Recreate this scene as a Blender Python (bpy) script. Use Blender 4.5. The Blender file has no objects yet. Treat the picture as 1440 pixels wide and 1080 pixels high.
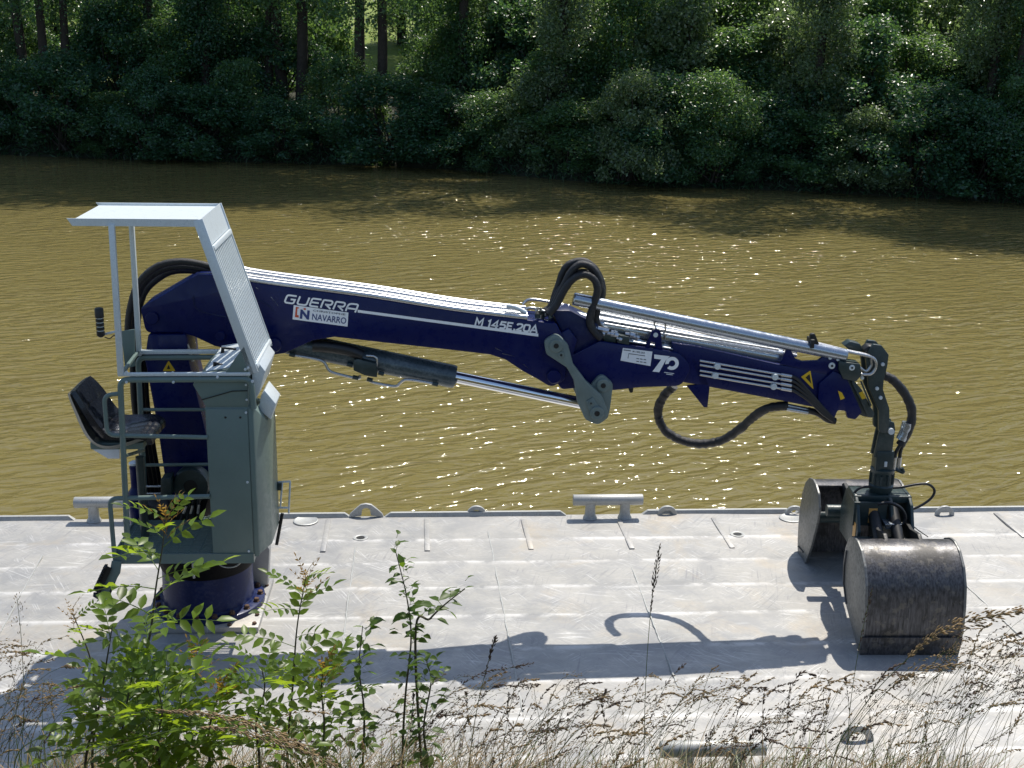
import bpy, bmesh, math, random
import numpy as np
from mathutils import Vector, Matrix

R = math.radians
sc = bpy.context.scene
col = sc.collection

# ------------------------------------------------------------------ camera
F = 1800.0                      # focal length in photo pixels (1440 wide)
HC = 4.15                       # eye height above the barge deck
YH = 20.0                       # photo row of the horizon at the centre column
ROLL = 0.0155
TH = math.atan((540 - YH) / F)  # downward pitch
cd = bpy.data.cameras.new('camera')
cam = bpy.data.objects.new('camera', cd)
col.objects.link(cam)
cd.sensor_width = 36.0
cd.lens = F / 1440 * 36.0
cd.clip_start = 0.05
cd.clip_end = 3000
cam.matrix_world = Matrix.Translation((0, 0, HC)) @ Matrix.Rotation(R(90) - TH, 4, 'X') @ Matrix.Rotation(ROLL, 4, 'Z')
sc.camera = cam

# ------------------------------------------------------------------ light
SUN = Vector((0.25, 0.45, 1.0)).normalized()     # from the scene towards the sun
elev = math.asin(SUN.z)
world = bpy.data.worlds.new('World')
sc.world = world
world.use_nodes = True
wn = world.node_tree
wn.nodes.clear()
wo = wn.nodes.new('ShaderNodeOutputWorld')
wb = wn.nodes.new('ShaderNodeBackground')
ws = wn.nodes.new('ShaderNodeTexSky')
ws.sky_type = 'NISHITA'
ws.sun_disc = False
ws.sun_elevation = elev
ws.sun_rotation = math.atan2(SUN.x, SUN.y)
ws.air_density = 1.0
ws.dust_density = 1.0
wb.inputs['Strength'].default_value = 0.135
wn.links.new(ws.outputs[0], wb.inputs['Color'])
wn.links.new(wb.outputs[0], wo.inputs['Surface'])
sd = bpy.data.lights.new('sun', 'SUN')
sd.energy = 4.6
sd.angle = R(0.5)
sd.color = (1.0, 0.94, 0.84)
so = bpy.data.objects.new('sun', sd)
col.objects.link(so)
so.rotation_euler = SUN.to_track_quat('Z', 'Y').to_euler()
so.location = (10, 20, 40)
vs = sc.view_settings
vs.view_transform = 'Standard'
vs.look = 'None'
vs.exposure = 0.36
vs.gamma = 1.0
vs.use_curve_mapping = False


# ------------------------------------------------------------------ pixel -> direction
def ray(px, py):
    a, b = px - 720.0, py - 540.0
    c, s = math.cos(ROLL), math.sin(ROLL)
    x, y = (a * c + b * s) / F, (-a * s + b * c) / F
    ct, st = math.cos(TH), math.sin(TH)
    return Vector((x, ct - y * st, -st - y * ct))


EYE = Vector((0, 0, HC))


def ground(px, py, z=0.0):
    d = ray(px, py)
    return EYE + d * ((z - HC) / d.z)


def atdist(px, py, dist):
    d = ray(px, py)
    return EYE + d * (dist / d.y)


WATER = -0.6


# ------------------------------------------------------------------ materials
def newmat(name):
    m = bpy.data.materials.new(name)
    m.use_nodes = True
    nt = m.node_tree
    nt.nodes.clear()
    out = nt.nodes.new('ShaderNodeOutputMaterial')
    p = nt.nodes.new('ShaderNodeBsdfPrincipled')
    nt.links.new(p.outputs[0], out.inputs[0])
    return m, nt, p, out


class NT:
    """tiny node helper"""
    def __init__(s, nt):
        s.nt = nt

    def n(s, t, **kw):
        nd = s.nt.nodes.new(t)
        for k, v in kw.items():
            setattr(nd, k, v)
        return nd

    def l(s, a, b):
        s.nt.links.new(a, b)

    def coords(s, scale=(1, 1, 1), rot=(0, 0, 0), kind='Object'):
        t = s.n('ShaderNodeTexCoord')
        m = s.n('ShaderNodeMapping')
        if any(rot):
            m.vector_type = 'TEXTURE'      # rotate first, then stretch
            scale = tuple(1.0 / q for q in scale)
        m.inputs['Scale'].default_value = scale
        m.inputs['Rotation'].default_value = rot
        s.l(t.outputs[kind], m.inputs['Vector'])
        return m.outputs[0]

    def noise(s, vec, scale, detail=4, rough=0.55, dist=0.0):
        n = s.n('ShaderNodeTexNoise')
        n.inputs['Scale'].default_value = scale
        n.inputs['Detail'].default_value = detail
        n.inputs['Roughness'].default_value = rough
        n.inputs['Distortion'].default_value = dist
        s.l(vec, n.inputs['Vector'])
        return n.outputs['Fac']

    def ramp(s, fac, stops):
        r = s.n('ShaderNodeValToRGB')
        e = r.color_ramp.elements
        while len(e) < len(stops):
            e.new(0.5)
        for i, (p, c) in enumerate(stops):
            e[i].position = p
            e[i].color = (c, c, c, 1) if not hasattr(c, '__len__') else (*c, 1)
        s.l(fac, r.inputs[0])
        return r.outputs[0]

    def mix(s, fac, a, b, mode='MIX'):
        m = s.n('ShaderNodeMix', data_type='RGBA', blend_type=mode)
        for sock, v in ((m.inputs[0], fac), (m.inputs[6], a), (m.inputs[7], b)):
            if hasattr(v, 'is_linked') or hasattr(v, 'links'):
                s.l(v, sock)
            elif hasattr(v, '__len__'):
                sock.default_value = (*v, 1)
            else:
                sock.default_value = v
        return m.outputs[2]

    def math(s, op, a, b=0.0):
        m = s.n('ShaderNodeMath', operation=op)
        for sock, v in ((m.inputs[0], a), (m.inputs[1], b)):
            if hasattr(v, 'links'):
                s.l(v, sock)
            else:
                sock.default_value = v
        return m.outputs[0]

    def bump(s, h, strength, dist=0.01, normal=None):
        b = s.n('ShaderNodeBump')
        b.inputs['Strength'].default_value = strength
        b.inputs['Distance'].default_value = dist
        s.l(h, b.inputs['Height'])
        if normal:
            s.l(normal, b.inputs['Normal'])
        return b.outputs[0]


def paint(name, c, rough=0.4, metal=0.0, var=0.25, scale=6.0, dirt=None, dirt_amt=0.5, bump=0.05, coat=0.0, spec=0.5):
    m, nt, p, out = newmat(name)
    t = NT(nt)
    v = t.coords()
    n1 = t.noise(v, scale, 6, 0.6)
    n2 = t.noise(v, scale * 9, 4, 0.6)
    dark = tuple(x * (1 - var) for x in c)
    lite = tuple(min(1, x * (1 + var)) for x in c)
    base = t.mix(t.ramp(n1, [(0.3, 0.0), (0.7, 1.0)]), dark, lite)
    if dirt:
        msk = t.ramp(t.mix(0.5, n1, n2), [(0.5, 0.0), (0.62, dirt_amt)])
        base = t.mix(msk, base, dirt)
    t.l(base, p.inputs['Base Color'])
    p.inputs['Metallic'].default_value = metal
    p.inputs['Specular IOR Level'].default_value = spec
    rr = t.ramp(n2, [(0.3, max(0.02, rough - 0.1)), (0.7, min(1, rough + 0.12))])
    t.l(rr, p.inputs['Roughness'])
    if coat:
        p.inputs['Coat Weight'].default_value = coat
        p.inputs['Coat Roughness'].default_value = 0.08
    if bump:
        t.l(t.bump(n2, bump, 0.004), p.inputs['Normal'])
    return m


def leafmat(name, c, tr, glossr=0.35, var=0.5, trans=0.4, spec=0.5):
    m, nt, p, out = newmat(name)
    t = NT(nt)
    g = t.n('ShaderNodeNewGeometry')
    rnd = g.outputs['Random Per Island']
    a = tuple(x * (1 - var) for x in c)
    b = tuple(x * (1 + var) for x in c)
    base = t.mix(rnd, a, (b[0] * 1.15, b[1], b[2] * 0.8))
    t.l(base, p.inputs['Base Color'])
    p.inputs['Roughness'].default_value = glossr
    p.inputs['Specular IOR Level'].default_value = spec
    tb = t.n('ShaderNodeBsdfTranslucent')
    t.l(t.mix(rnd, tuple(x * 0.8 for x in tr), tr), tb.inputs['Color'])
    ms = t.n('ShaderNodeMixShader')
    ms.inputs[0].default_value = trans
    t.l(p.outputs[0], ms.inputs[1])
    t.l(tb.outputs[0], ms.inputs[2])
    t.l(ms.outputs[0], out.inputs[0])
    return m


MT = {}
MT['navy'] = paint('navy_paint', (0.001, 0.006, 0.066), 0.30, 0, 0.15, 2, dirt=(0.006, 0.014, 0.075), dirt_amt=0.2, bump=0.01, coat=0.05, spec=0.22)
MT['navy2'] = paint('navy_paint_dusty', (0.003, 0.010, 0.062), 0.40, 0, 0.25, 5, dirt=(0.06, 0.07, 0.11), dirt_amt=0.3, bump=0.02, coat=0.05, spec=0.25)
MT['green'] = paint('grey_green_paint', (0.120, 0.172, 0.158), 0.42, 0, 0.1, 4, dirt=(0.13, 0.15, 0.15), dirt_amt=0.3)
MT['greenlight'] = paint('link_grey_green', (0.135, 0.18, 0.172), 0.45, 0, 0.15, 8, dirt=(0.2, 0.21, 0.2), dirt_amt=0.3)
MT['tgreen'] = paint('dark_green_grey', (0.018, 0.035, 0.036), 0.4, 0, 0.25, 6, dirt=(0.08, 0.09, 0.09), dirt_amt=0.3)
MT['galv'] = paint('galvanised_steel', (0.58, 0.64, 0.67), 0.42, 0.2, 0.12, 25, dirt=(0.36, 0.41, 0.45), dirt_amt=0.6)
MT['galvdull'] = paint('weathered_galvanised', (0.40, 0.41, 0.40), 0.5, 0.3, 0.2, 14, dirt=(0.24, 0.23, 0.20), dirt_amt=0.7)
MT['chrome'] = paint('chrome_rod', (0.75, 0.77, 0.8), 0.12, 1.0, 0.03, 3, bump=0.0)
MT['pipe'] = paint('zinc_pipe', (0.50, 0.51, 0.52), 0.32, 1.0, 0.08, 10, bump=0.01)
MT['steel'] = paint('grey_cylinder', (0.36, 0.40, 0.45), 0.22, 0.8, 0.08, 3, bump=0.01)
MT['barrel'] = paint('barrel_paint', (0.06, 0.085, 0.10), 0.3, 0.2, 0.25, 6, dirt=(0.16, 0.19, 0.21), dirt_amt=0.5)
MT['rubber'] = paint('black_rubber', (0.008, 0.009, 0.011), 0.42, 0, 0.3, 30, bump=0.3)
MT['sleeve'] = paint('textile_sleeve', (0.005, 0.006, 0.009), 0.42, 0, 0.4, 40, dirt=(0.025, 0.027, 0.03), dirt_amt=0.3, bump=0.9)
MT['black'] = paint('black_metal', (0.006, 0.007, 0.008), 0.5, 0, 0.3, 10)
MT['shadeblack'] = paint('black_housing_shade', (0.002, 0.002, 0.003), 0.7, 0, 0.3, 10, spec=0.15)  # black housing; the shadow beneath the cabinet is put into its colour
MT['vinyl'] = paint('black_vinyl', (0.008, 0.011, 0.018), 0.3, 0, 0.2, 10, bump=0.1)
MT['seatshell'] = paint('seat_shell_grey', (0.22, 0.23, 0.22), 0.5, 0, 0.1, 8)
MT['white'] = paint('white_vinyl', (0.75, 0.77, 0.80), 0.4, 0, 0.05, 20)
MT['silver'] = paint('silver_lettering', (0.78, 0.80, 0.82), 0.4, 0, 0.03, 20)
MT['logoblue'] = paint('logo_blue', (0.02, 0.04, 0.16), 0.4)
MT['logored'] = paint('logo_red', (0.55, 0.08, 0.03), 0.4)
MT['print'] = paint('print_grey', (0.08, 0.09, 0.11), 0.5)
MT['yellow'] = paint('warning_yellow', (0.62, 0.40, 0.015), 0.4, 0, 0.1, 20)
MT['orange'] = paint('orange_label', (0.62, 0.33, 0.09), 0.45, 0, 0.1, 20)
MT['bolt'] = paint('rusty_bolt', (0.09, 0.05, 0.03), 0.7, 0.2, 0.4, 60)
MT['soil'] = paint('bank_soil', (0.05, 0.042, 0.025), 0.9, 0, 0.4, 2, dirt=(0.03, 0.05, 0.015), dirt_amt=0.8, bump=0.5)
MT['bark'] = paint('bark', (0.035, 0.028, 0.022), 0.9, 0, 0.4, 12, bump=0.8)
MT['stem'] = paint('sapling_stem', (0.06, 0.05, 0.025), 0.7, 0, 0.3, 20)
MT['greenstem'] = paint('green_stem', (0.10, 0.15, 0.04), 0.6, 0, 0.3, 20)


def bucketmat():
    m, nt, p, out = newmat('worn_bucket_steel')
    t = NT(nt)
    v = t.coords()
    vstreak = t.coords((14, 14, 1.6))
    n1 = t.noise(v, 4.5, 8, 0.65)
    n2 = t.noise(vstreak, 6, 5, 0.6)
    n3 = t.noise(v, 16, 6, 0.6)
    base = t.mix(t.ramp(n2, [(0.3, 0.0), (0.72, 1.0)]), (0.022, 0.022, 0.024), (0.13, 0.128, 0.135))
    base = t.mix(t.ramp(n1, [(0.52, 0.0), (0.6, 0.75)]), base, (0.035, 0.033, 0.03))
    base = t.mix(t.ramp(n3, [(0.57, 0.0), (0.63, 0.55)]), base, (0.17, 0.155, 0.13))
    t.l(base, p.inputs['Base Color'])
    p.inputs['Metallic'].default_value = 0.35
    t.l(t.ramp(n1, [(0.4, 0.33), (0.6, 0.55)]), p.inputs['Roughness'])
    t.l(t.bump(n3, 0.25, 0.006), p.inputs['Normal'])
    return m


MT['bucket'] = bucketmat()
MT['bucketside'] = paint('bucket_side_plate', (0.17, 0.175, 0.17), 0.42, 0.35, 0.3, 5, dirt=(0.07, 0.065, 0.06), dirt_amt=0.6, bump=0.15)


def deckmat():
    m, nt, p, out = newmat('worn_deck_steel')
    t = NT(nt)
    v = t.coords()
    vs_ = t.coords((1.0, 3.6, 1))
    big = t.noise(v, 0.7, 5, 0.55)
    mid = t.noise(vs_, 2.2, 7, 0.65)
    fine = t.noise(v, 38, 5, 0.6)
    blot = t.noise(v, 3.2, 8, 0.68, 0.3)
    base = t.mix(t.ramp(mid, [(0.35, 0.0), (0.65, 1.0)]), (0.315, 0.31, 0.29), (0.42, 0.41, 0.385))
    base = t.mix(t.ramp(blot, [(0.42, 0.8), (0.56, 0.0)]), base, (0.265, 0.268, 0.27))
    base = t.mix(t.ramp(big, [(0.42, 0.0), (0.62, 0.55)]), base, (0.43, 0.415, 0.385))
    # short scrapes and crossing hair scratches
    for q, (rot, sx, sy, th, amt, ccol) in enumerate(((0.04, 1.6, 30, 0.63, 0.55, (0.74, 0.74, 0.72)),
                                      (0.95, 2.2, 60, 0.585, 0.8, (0.22, 0.225, 0.23)),
                                      (-0.65, 2.5, 70, 0.59, 0.55, (0.72, 0.72, 0.71)),
                                      (1.35, 2.4, 64, 0.585, 0.8, (0.22, 0.22, 0.23)),
                                      (-0.25, 1.8, 55, 0.61, 0.55, (0.76, 0.76, 0.74)),
                                      (0.45, 2.3, 80, 0.585, 0.8, (0.23, 0.23, 0.235)),
                                      (-1.1, 3.0, 90, 0.595, 0.55, (0.72, 0.72, 0.71)),
                                      (0.7, 4.0, 120, 0.595, 0.7, (0.74, 0.74, 0.72)),
                                      (-0.9, 4.0, 120, 0.595, 0.7, (0.2, 0.2, 0.21)))):
        vv = t.coords((sx, sy, 1), (0, 0, rot))
        k = t.noise(vv, 1.0, 3, 0.5, 0.5)
        k = t.math('MULTIPLY', t.ramp(k, [(th, 0.0), (th + 0.03, amt)]), t.ramp(t.noise(v, 1.7 + 0.4 * q, 2, 0.5), [(0.52, 0.0), (0.66, 0.75)]))
        base = t.mix(k, base, ccol)
    # rusty beige stains
    st = t.noise(v, 1.15, 6, 0.7, 0.4)
    base = t.mix(t.ramp(st, [(0.54, 0.0), (0.70, 0.6)]), base, (0.44, 0.37, 0.27))
    base = t.mix(t.ramp(t.noise(v, 9, 4, 0.7), [(0.70, 0.0), (0.74, 0.6)]), base, (0.20, 0.17, 0.14))
    base = t.mix(t.ramp(fine, [(0.35, 0.25), (0.6, 0.0)]), base, (0.26, 0.265, 0.27))
    # polished ridges over the stiffeners (vertex attribute painted from the mesh relief)
    at = t.n('ShaderNodeAttribute', attribute_name='ridge')
    rk = t.math('MULTIPLY', at.outputs['Fac'], t.ramp(blot, [(0.44, 0.0), (0.56, 0.9)]))
    base = t.mix(rk, base, (0.62, 0.615, 0.60))
    t.l(base, p.inputs['Base Color'])
    p.inputs['Metallic'].default_value = 0.15
    t.l(t.ramp(mid, [(0.3, 0.5), (0.7, 0.36)]), p.inputs['Roughness'])
    t.l(t.bump(t.mix(0.5, blot, fine), 0.3, 0.006), p.inputs['Normal'])
    return m


MT['deck'] = deckmat()


def watermat():
    m, nt, p, out = newmat('muddy_river_water')
    t = NT(nt)
    v = t.coords(kind='Object')
    murk = t.noise(v, 0.12, 3, 0.5)
    base = t.mix(murk, (0.148, 0.124, 0.045), (0.170, 0.143, 0.055))
    t.l(base, p.inputs['Base Color'])
    p.inputs['Roughness'].default_value = 0.06
    p.inputs['IOR'].default_value = 1.36
    v1 = t.coords((0.8, 2.2, 1), (0, 0, R(24)))
    v2 = t.coords((0.9, 2.0, 1), (0, 0, R(-12)))
    w1 = t.noise(v1, 2.5, 2, 0.4, 0.7)
    w2 = t.noise(v2, 4.2, 1, 0.4, 0.5)
    w3 = t.noise(t.coords((1, 1.6, 1), (0, 0, R(8))), 9.0, 2, 0.5)
    ruf = t.ramp(t.noise(t.coords((0.5, 1.4, 1), (0, 0, R(10))), 0.16, 3, 0.5), [(0.38, 0.62), (0.62, 1.15)])
    h = t.math('ADD', t.math('MULTIPLY', w1, 1.55), t.math('MULTIPLY', w2, 0.40))
    h = t.math('ADD', h, t.math('MULTIPLY', w3, 0.06))
    h = t.math('MULTIPLY', h, ruf)
    t.l(t.bump(h, 1.0, 0.068), p.inputs['Normal'])
    return m


MT['water'] = watermat()


def grassland():
    m, nt, p, out = newmat('meadow_grass')
    t = NT(nt)
    v = t.coords()
    n1 = t.noise(v, 0.25, 5, 0.6)
    n2 = t.noise(v, 5, 5, 0.7)
    base = t.mix(n1, (0.12, 0.18, 0.010), (0.23, 0.28, 0.022))
    base = t.mix(t.ramp(n2, [(0.4, 0.5), (0.6, 0.0)]), base, (0.04, 0.08, 0.015))
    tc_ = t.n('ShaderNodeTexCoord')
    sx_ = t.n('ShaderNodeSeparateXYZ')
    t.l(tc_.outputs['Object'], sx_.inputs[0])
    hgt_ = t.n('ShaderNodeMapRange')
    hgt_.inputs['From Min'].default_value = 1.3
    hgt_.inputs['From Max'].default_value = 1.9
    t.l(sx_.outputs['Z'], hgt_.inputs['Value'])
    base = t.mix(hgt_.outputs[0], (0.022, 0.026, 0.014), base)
    t.l(base, p.inputs['Base Color'])
    p.inputs['Roughness'].default_value = 0.85
    t.l(t.bump(n2, 0.8, 0.1), p.inputs['Normal'])
    return m


MT['meadow'] = grassland()
MT['leafA'] = leafmat('leaf_dark', (0.030, 0.098, 0.062), (0.15, 0.30, 0.07), 0.36, 0.5, 0.40, 0.6)
MT['leafB'] = leafmat('leaf_mid', (0.046, 0.122, 0.066), (0.22, 0.38, 0.08), 0.34, 0.5, 0.42, 0.6)
MT['leafC'] = leafmat('leaf_pale', (0.090, 0.150, 0.088), (0.28, 0.42, 0.13), 0.32, 0.45, 0.42, 0.8)
MT['ash'] = leafmat('sapling_leaf', (0.060, 0.118, 0.016), (0.38, 0.52, 0.03), 0.38, 0.55, 0.48, 0.45)
MT['young'] = leafmat('bronze_young_leaf', (0.20, 0.12, 0.03), (0.50, 0.30, 0.05), 0.4, 0.4, 0.45)
MT['thorn'] = leafmat('dark_simple_leaf', (0.045, 0.088, 0.016), (0.20, 0.34, 0.02), 0.45, 0.4, 0.4, 0.35)
MT['straw'] = leafmat('seed_head', (0.26, 0.20, 0.115), (0.42, 0.33, 0.18), 0.6, 0.4, 0.35)
MT['purple'] = leafmat('purple_seed_head', (0.085, 0.062, 0.050), (0.17, 0.12, 0.08), 0.6, 0.5, 0.3)
MT['blade'] = leafmat('grass_blade', (0.085, 0.125, 0.035), (0.22, 0.30, 0.06), 0.45, 0.45, 0.35)


# ------------------------------------------------------------------ mesh helpers
class Geo:
    def __init__(s):
        s.v, s.f = [], []

    def add(s, vs_, fs):
        o = len(s.v)
        s.v.extend([tuple(p) for p in vs_])
        s.f.extend([tuple(i + o for i in f) for f in fs])
        return s

    def box(s, c, size, rot=None):
        hx, hy, hz = size[0] / 2, size[1] / 2, size[2] / 2
        vs_ = [Vector((x, y, z)) for x in (-hx, hx) for y in (-hy, hy) for z in (-hz, hz)]
        if rot is not None:
            vs_ = [rot @ p for p in vs_]
        c = Vector(c)
        return s.add([p + c for p in vs_], [(0, 1, 3, 2), (4, 6, 7, 5), (0, 4, 5, 1), (2, 3, 7, 6), (0, 2, 6, 4), (1, 5, 7, 3)])

    def bar(s, a, b, w, h, up=Vector((0, 0, 1))):
        """square bar from a to b"""
        a, b = Vector(a), Vector(b)
        d = (b - a)
        L = d.length
        d.normalize()
        if abs(d.dot(up)) > 0.95:
            up = Vector((0, 1, 0))
        x = d.cross(up).normalized()
        y = x.cross(d).normalized()
        m = Matrix((x, d, y)).transposed()
        return s.box((a + b) / 2, (w, L, h), m)

    def tube(s, pts, r, n=8, cap=True):
        pts = [Vector(p) for p in pts]
        rr = r if hasattr(r, '__len__') else [r] * len(pts)
        prev = None
        vs_, fs = [], []
        for i, p in enumerate(pts):
            if i == 0:
                t = pts[1] - pts[0]
            elif i == len(pts) - 1:
                t = pts[-1] - pts[-2]
            else:
                t = (pts[i + 1] - pts[i - 1])
            t = t.normalized() if t.length > 1e-9 else Vector((0, 0, 1))
            if prev is None:
                a = Vector((0, 0, 1)) if abs(t.z) < 0.9 else Vector((1, 0, 0))
                x = t.cross(a).normalized()
            else:
                x = (prev - t * prev.dot(t))
                x = x.normalized() if x.length > 1e-6 else t.orthogonal().normalized()
            prev = x
            y = t.cross(x)
            for k in range(n):
                a = 2 * math.pi * k / n
                vs_.append(p + (x * math.cos(a) + y * math.sin(a)) * rr[i])
        for i in range(len(pts) - 1):
            for k in range(n):
                k2 = (k + 1) % n
                fs.append((i * n + k, i * n + k2, (i + 1) * n + k2, (i + 1) * n + k))
        if cap:
            fs.append(tuple(range(n - 1, -1, -1)))
            b = (len(pts) - 1) * n
            fs.append(tuple(range(b, b + n)))
        return s.add(vs_, fs)

    def cyl(s, a, b, r, n=20, r2=None):
        return s.tube([a, b], [r, r if r2 is None else r2], n)

    def lathe(s, prof, n=32, c=(0, 0, 0)):
        c = Vector(c)
        vs_, fs = [], []
        for (r, z) in prof:
            for k in range(n):
                a = 2 * math.pi * k / n
                vs_.append(c + Vector((r * math.cos(a), r * math.sin(a), z)))
        for i in range(len(prof) - 1):
            for k in range(n):
                k2 = (k + 1) % n
                fs.append((i * n + k, i * n + k2, (i + 1) * n + k2, (i + 1) * n + k))
        fs.append(tuple(range(n - 1, -1, -1)))
        b = (len(prof) - 1) * n
        fs.append(tuple(range(b, b + n)))
        return s.add(vs_, fs)

    def build(s, name, mat, parent=None, bevel=0.0, smooth=40, seg=2):
        me = bpy.data.meshes.new(name)
        me.from_pydata(s.v, [], s.f)
        if bevel:
            bm = bmesh.new()
            bm.from_mesh(me)
            bmesh.ops.remove_doubles(bm, verts=bm.verts, dist=1e-5)
            es = [e for e in bm.edges if len(e.link_faces) == 2 and e.calc_face_angle(0) > R(30)]
            bmesh.ops.bevel(bm, geom=es, offset=bevel, segments=seg, affect='EDGES', clamp_overlap=True, profile=0.5)
            bm.to_mesh(me)
            bm.free()
        bm = bmesh.new()
        bm.from_mesh(me)
        bmesh.ops.recalc_face_normals(bm, faces=bm.faces)
        bm.to_mesh(me)
        bm.free()
        if smooth:
            me.shade_smooth()
            me.set_sharp_from_angle(angle=R(smooth))
        me.materials.append(mat)
        o = bpy.data.objects.new(name, me)
        col.objects.link(o)
        if parent:
            o.parent = parent
        return o


def npmesh(name, verts, faces, mat, parent=None, smooth=False):
    """fast mesh from numpy arrays of equal-sided faces"""
    me = bpy.data.meshes.new(name)
    verts = np.asarray(verts, dtype=np.float32)
    faces = np.asarray(faces, dtype=np.int32)
    k = faces.shape[1]
    me.vertices.add(len(verts))
    me.vertices.foreach_set('co', verts.ravel())
    me.loops.add(faces.size)
    me.loops.foreach_set('vertex_index', faces.ravel())
    me.polygons.add(len(faces))
    me.polygons.foreach_set('loop_start', np.arange(0, faces.size, k, dtype=np.int32))
    me.polygons.foreach_set('loop_total', np.full(len(faces), k, dtype=np.int32))
    me.update(calc_edges=True)
    me.validate()
    if smooth:
        me.shade_smooth()
    me.materials.append(mat)
    o = bpy.data.objects.new(name, me)
    col.objects.link(o)
    if parent:
        o.parent = parent
    return o


def empty(name, loc=(0, 0, 0), rz=0.0, label=None, cat=None, group=None, parent=None):
    o = bpy.data.objects.new(name, None)
    col.objects.link(o)
    o.empty_display_size = 0.2
    o.location = loc
    o.rotation_euler = (0, 0, rz)
    if label:
        o['label'] = label
    if cat:
        o['category'] = cat
    if group:
        o['group'] = group
    if parent:
        o.parent = parent
    return o


def tag(o, label=None, cat=None, group=None, kind=None):
    for k, v in (('label', label), ('category', cat), ('group', group), ('kind', kind)):
        if v:
            o[k] = v
    return o


def smoothpath(pts, per=6):
    """Catmull-Rom through pts"""
    P = [Vector(p) for p in pts]
    P = [P[0] * 2 - P[1]] + P + [P[-1] * 2 - P[-2]]
    out = []
    for i in range(1, len(P) - 2):
        for k in range(per):
            t = k / per
            a, b, c, d = P[i - 1], P[i], P[i + 1], P[i + 2]
            out.append(0.5 * ((2 * b) + (c - a) * t + (2 * a - 5 * b + 4 * c - d) * t * t + (3 * b - a - 3 * c + d) * t ** 3))
    out.append(P[-2])
    return out


def fillet(pts, n=5):
    """list of (x,y) or (x,y,r): corners with r are rounded"""
    out = []
    N = len(pts)
    for i, p in enumerate(pts):
        r = p[2] if len(p) > 2 else 0
        c = Vector(p[:2])
        if r <= 0:
            out.append(c)
            continue
        a = Vector(pts[i - 1][:2]) - c
        b = Vector(pts[(i + 1) % N][:2]) - c
        la, lb = a.length, b.length
        a.normalize()
        b.normalize()
        ang = math.acos(max(-1, min(1, a.dot(b)))) / 2
        t = min(r / math.tan(ang), la * 0.49, lb * 0.49)
        p0, p1 = c + a * t, c + b * t
        for k in range(n + 1):
            s = k / n
            out.append(p0 * (1 - s) ** 2 + c * 2 * s * (1 - s) + p1 * s * s)
    return out


# ================================================================== SETTING
rng = np.random.default_rng(11)
random.seed(5)

# ---- river
g = Geo()
g.add([(-400, 3, 0), (400, 3, 0), (400, 500, 0), (-400, 500, 0)], [(0, 1, 2, 3)])
river = g.build('river', MT['water'], smooth=0)
river.location = (0, 0, WATER)
tag(river, 'muddy olive brown river with small ripples', kind='structure')

# ---- far bank: terrain rising from the measured waterline
WL = [(-160, 213), (0, 218), (200, 226), (400, 230), (600, 236), (720, 247), (880, 262), (1100, 268), (1300, 280), (1440, 287), (1600, 296)]
wlp = [ground(x, y, WATER) for x, y in WL]
wx = np.array([p.x for p in wlp])
wy = np.array([p.y for p in wlp])


def shore(x):
    if x < wx[0]:
        return float(wy[0] + (wx[0] - x) * 0.12)
    if x > wx[-1]:
        return float(wy[-1] - (x - wx[-1]) * 0.12)
    return float(np.interp(x, wx, wy))


def bankh(d, x=0.0):
    hs = np.interp(d, [-6, 0, 0.5, 2, 6, 12, 25, 60, 140, 400], [-3, -0.75, 0.1, 0.8, 1.3, 1.7, 3.1, 5.0, 8, 14])
    return hs + (0.10 * math.sin(x * 0.7) + 0.08 * math.sin(x * 1.9 + 1)) * min(1, max(0, d) / 3)


ds = [-6, -2, 0, 0.5, 1, 2, 4, 6, 9, 12, 16, 20, 25, 32, 42, 60, 90, 140, 400]
xs = list(np.arange(-90, 91, 2.0))
V, Fc = [], []
for x in xs:
    s0 = shore(x)
    for d in ds:
        V.append((x * (1 + max(0, d - 30) / 100), s0 + d, bankh(d, x)))
nd = len(ds)
for i in range(len(xs) - 1):
    for j in range(nd - 1):
        a = i * nd + j
        Fc.append((a, a + nd, a + nd + 1, a + 1))
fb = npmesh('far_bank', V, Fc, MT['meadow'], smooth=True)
tag(fb, 'grassy far river bank rising behind the trees', kind='structure')


# ---- near bank, sloping from the photographer's feet down to the water
def nbank(x, y):
    return float(np.interp(y, [-30, 1.2, 2.0, 4.0, 6.0, 6.6, 7.2, 9.0], [2.5, 2.45, 2.2, 1.15, 0.1, -0.3, -0.9, -2.5])) + 0.06 * math.sin(x * 1.7 + y) + 0.04 * math.sin(x * 4.1 - y * 2.3)


ys = [-30, -10, -3, 0, 0.8, 1.2, 1.6, 2.0] + list(np.arange(2.3, 7.4, 0.3)) + [8, 9]
xs2 = [-200, -100, -50, -25] + list(np.arange(-14, 14.1, 0.4)) + [25, 50, 100, 200]
V, Fc = [], []
for x in xs2:
    for y in ys:
        V.append((x, y, nbank(x, y)))
for i in range(len(xs2) - 1):
    for j in range(len(ys) - 1):
        a = i * len(ys) + j
        Fc.append((a, a + len(ys), a + len(ys) + 1, a + 1))
nb = npmesh('near_bank', V, Fc, MT['soil'], smooth=True)
tag(nb, 'weedy near river bank beside the barge', kind='structure')


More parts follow.
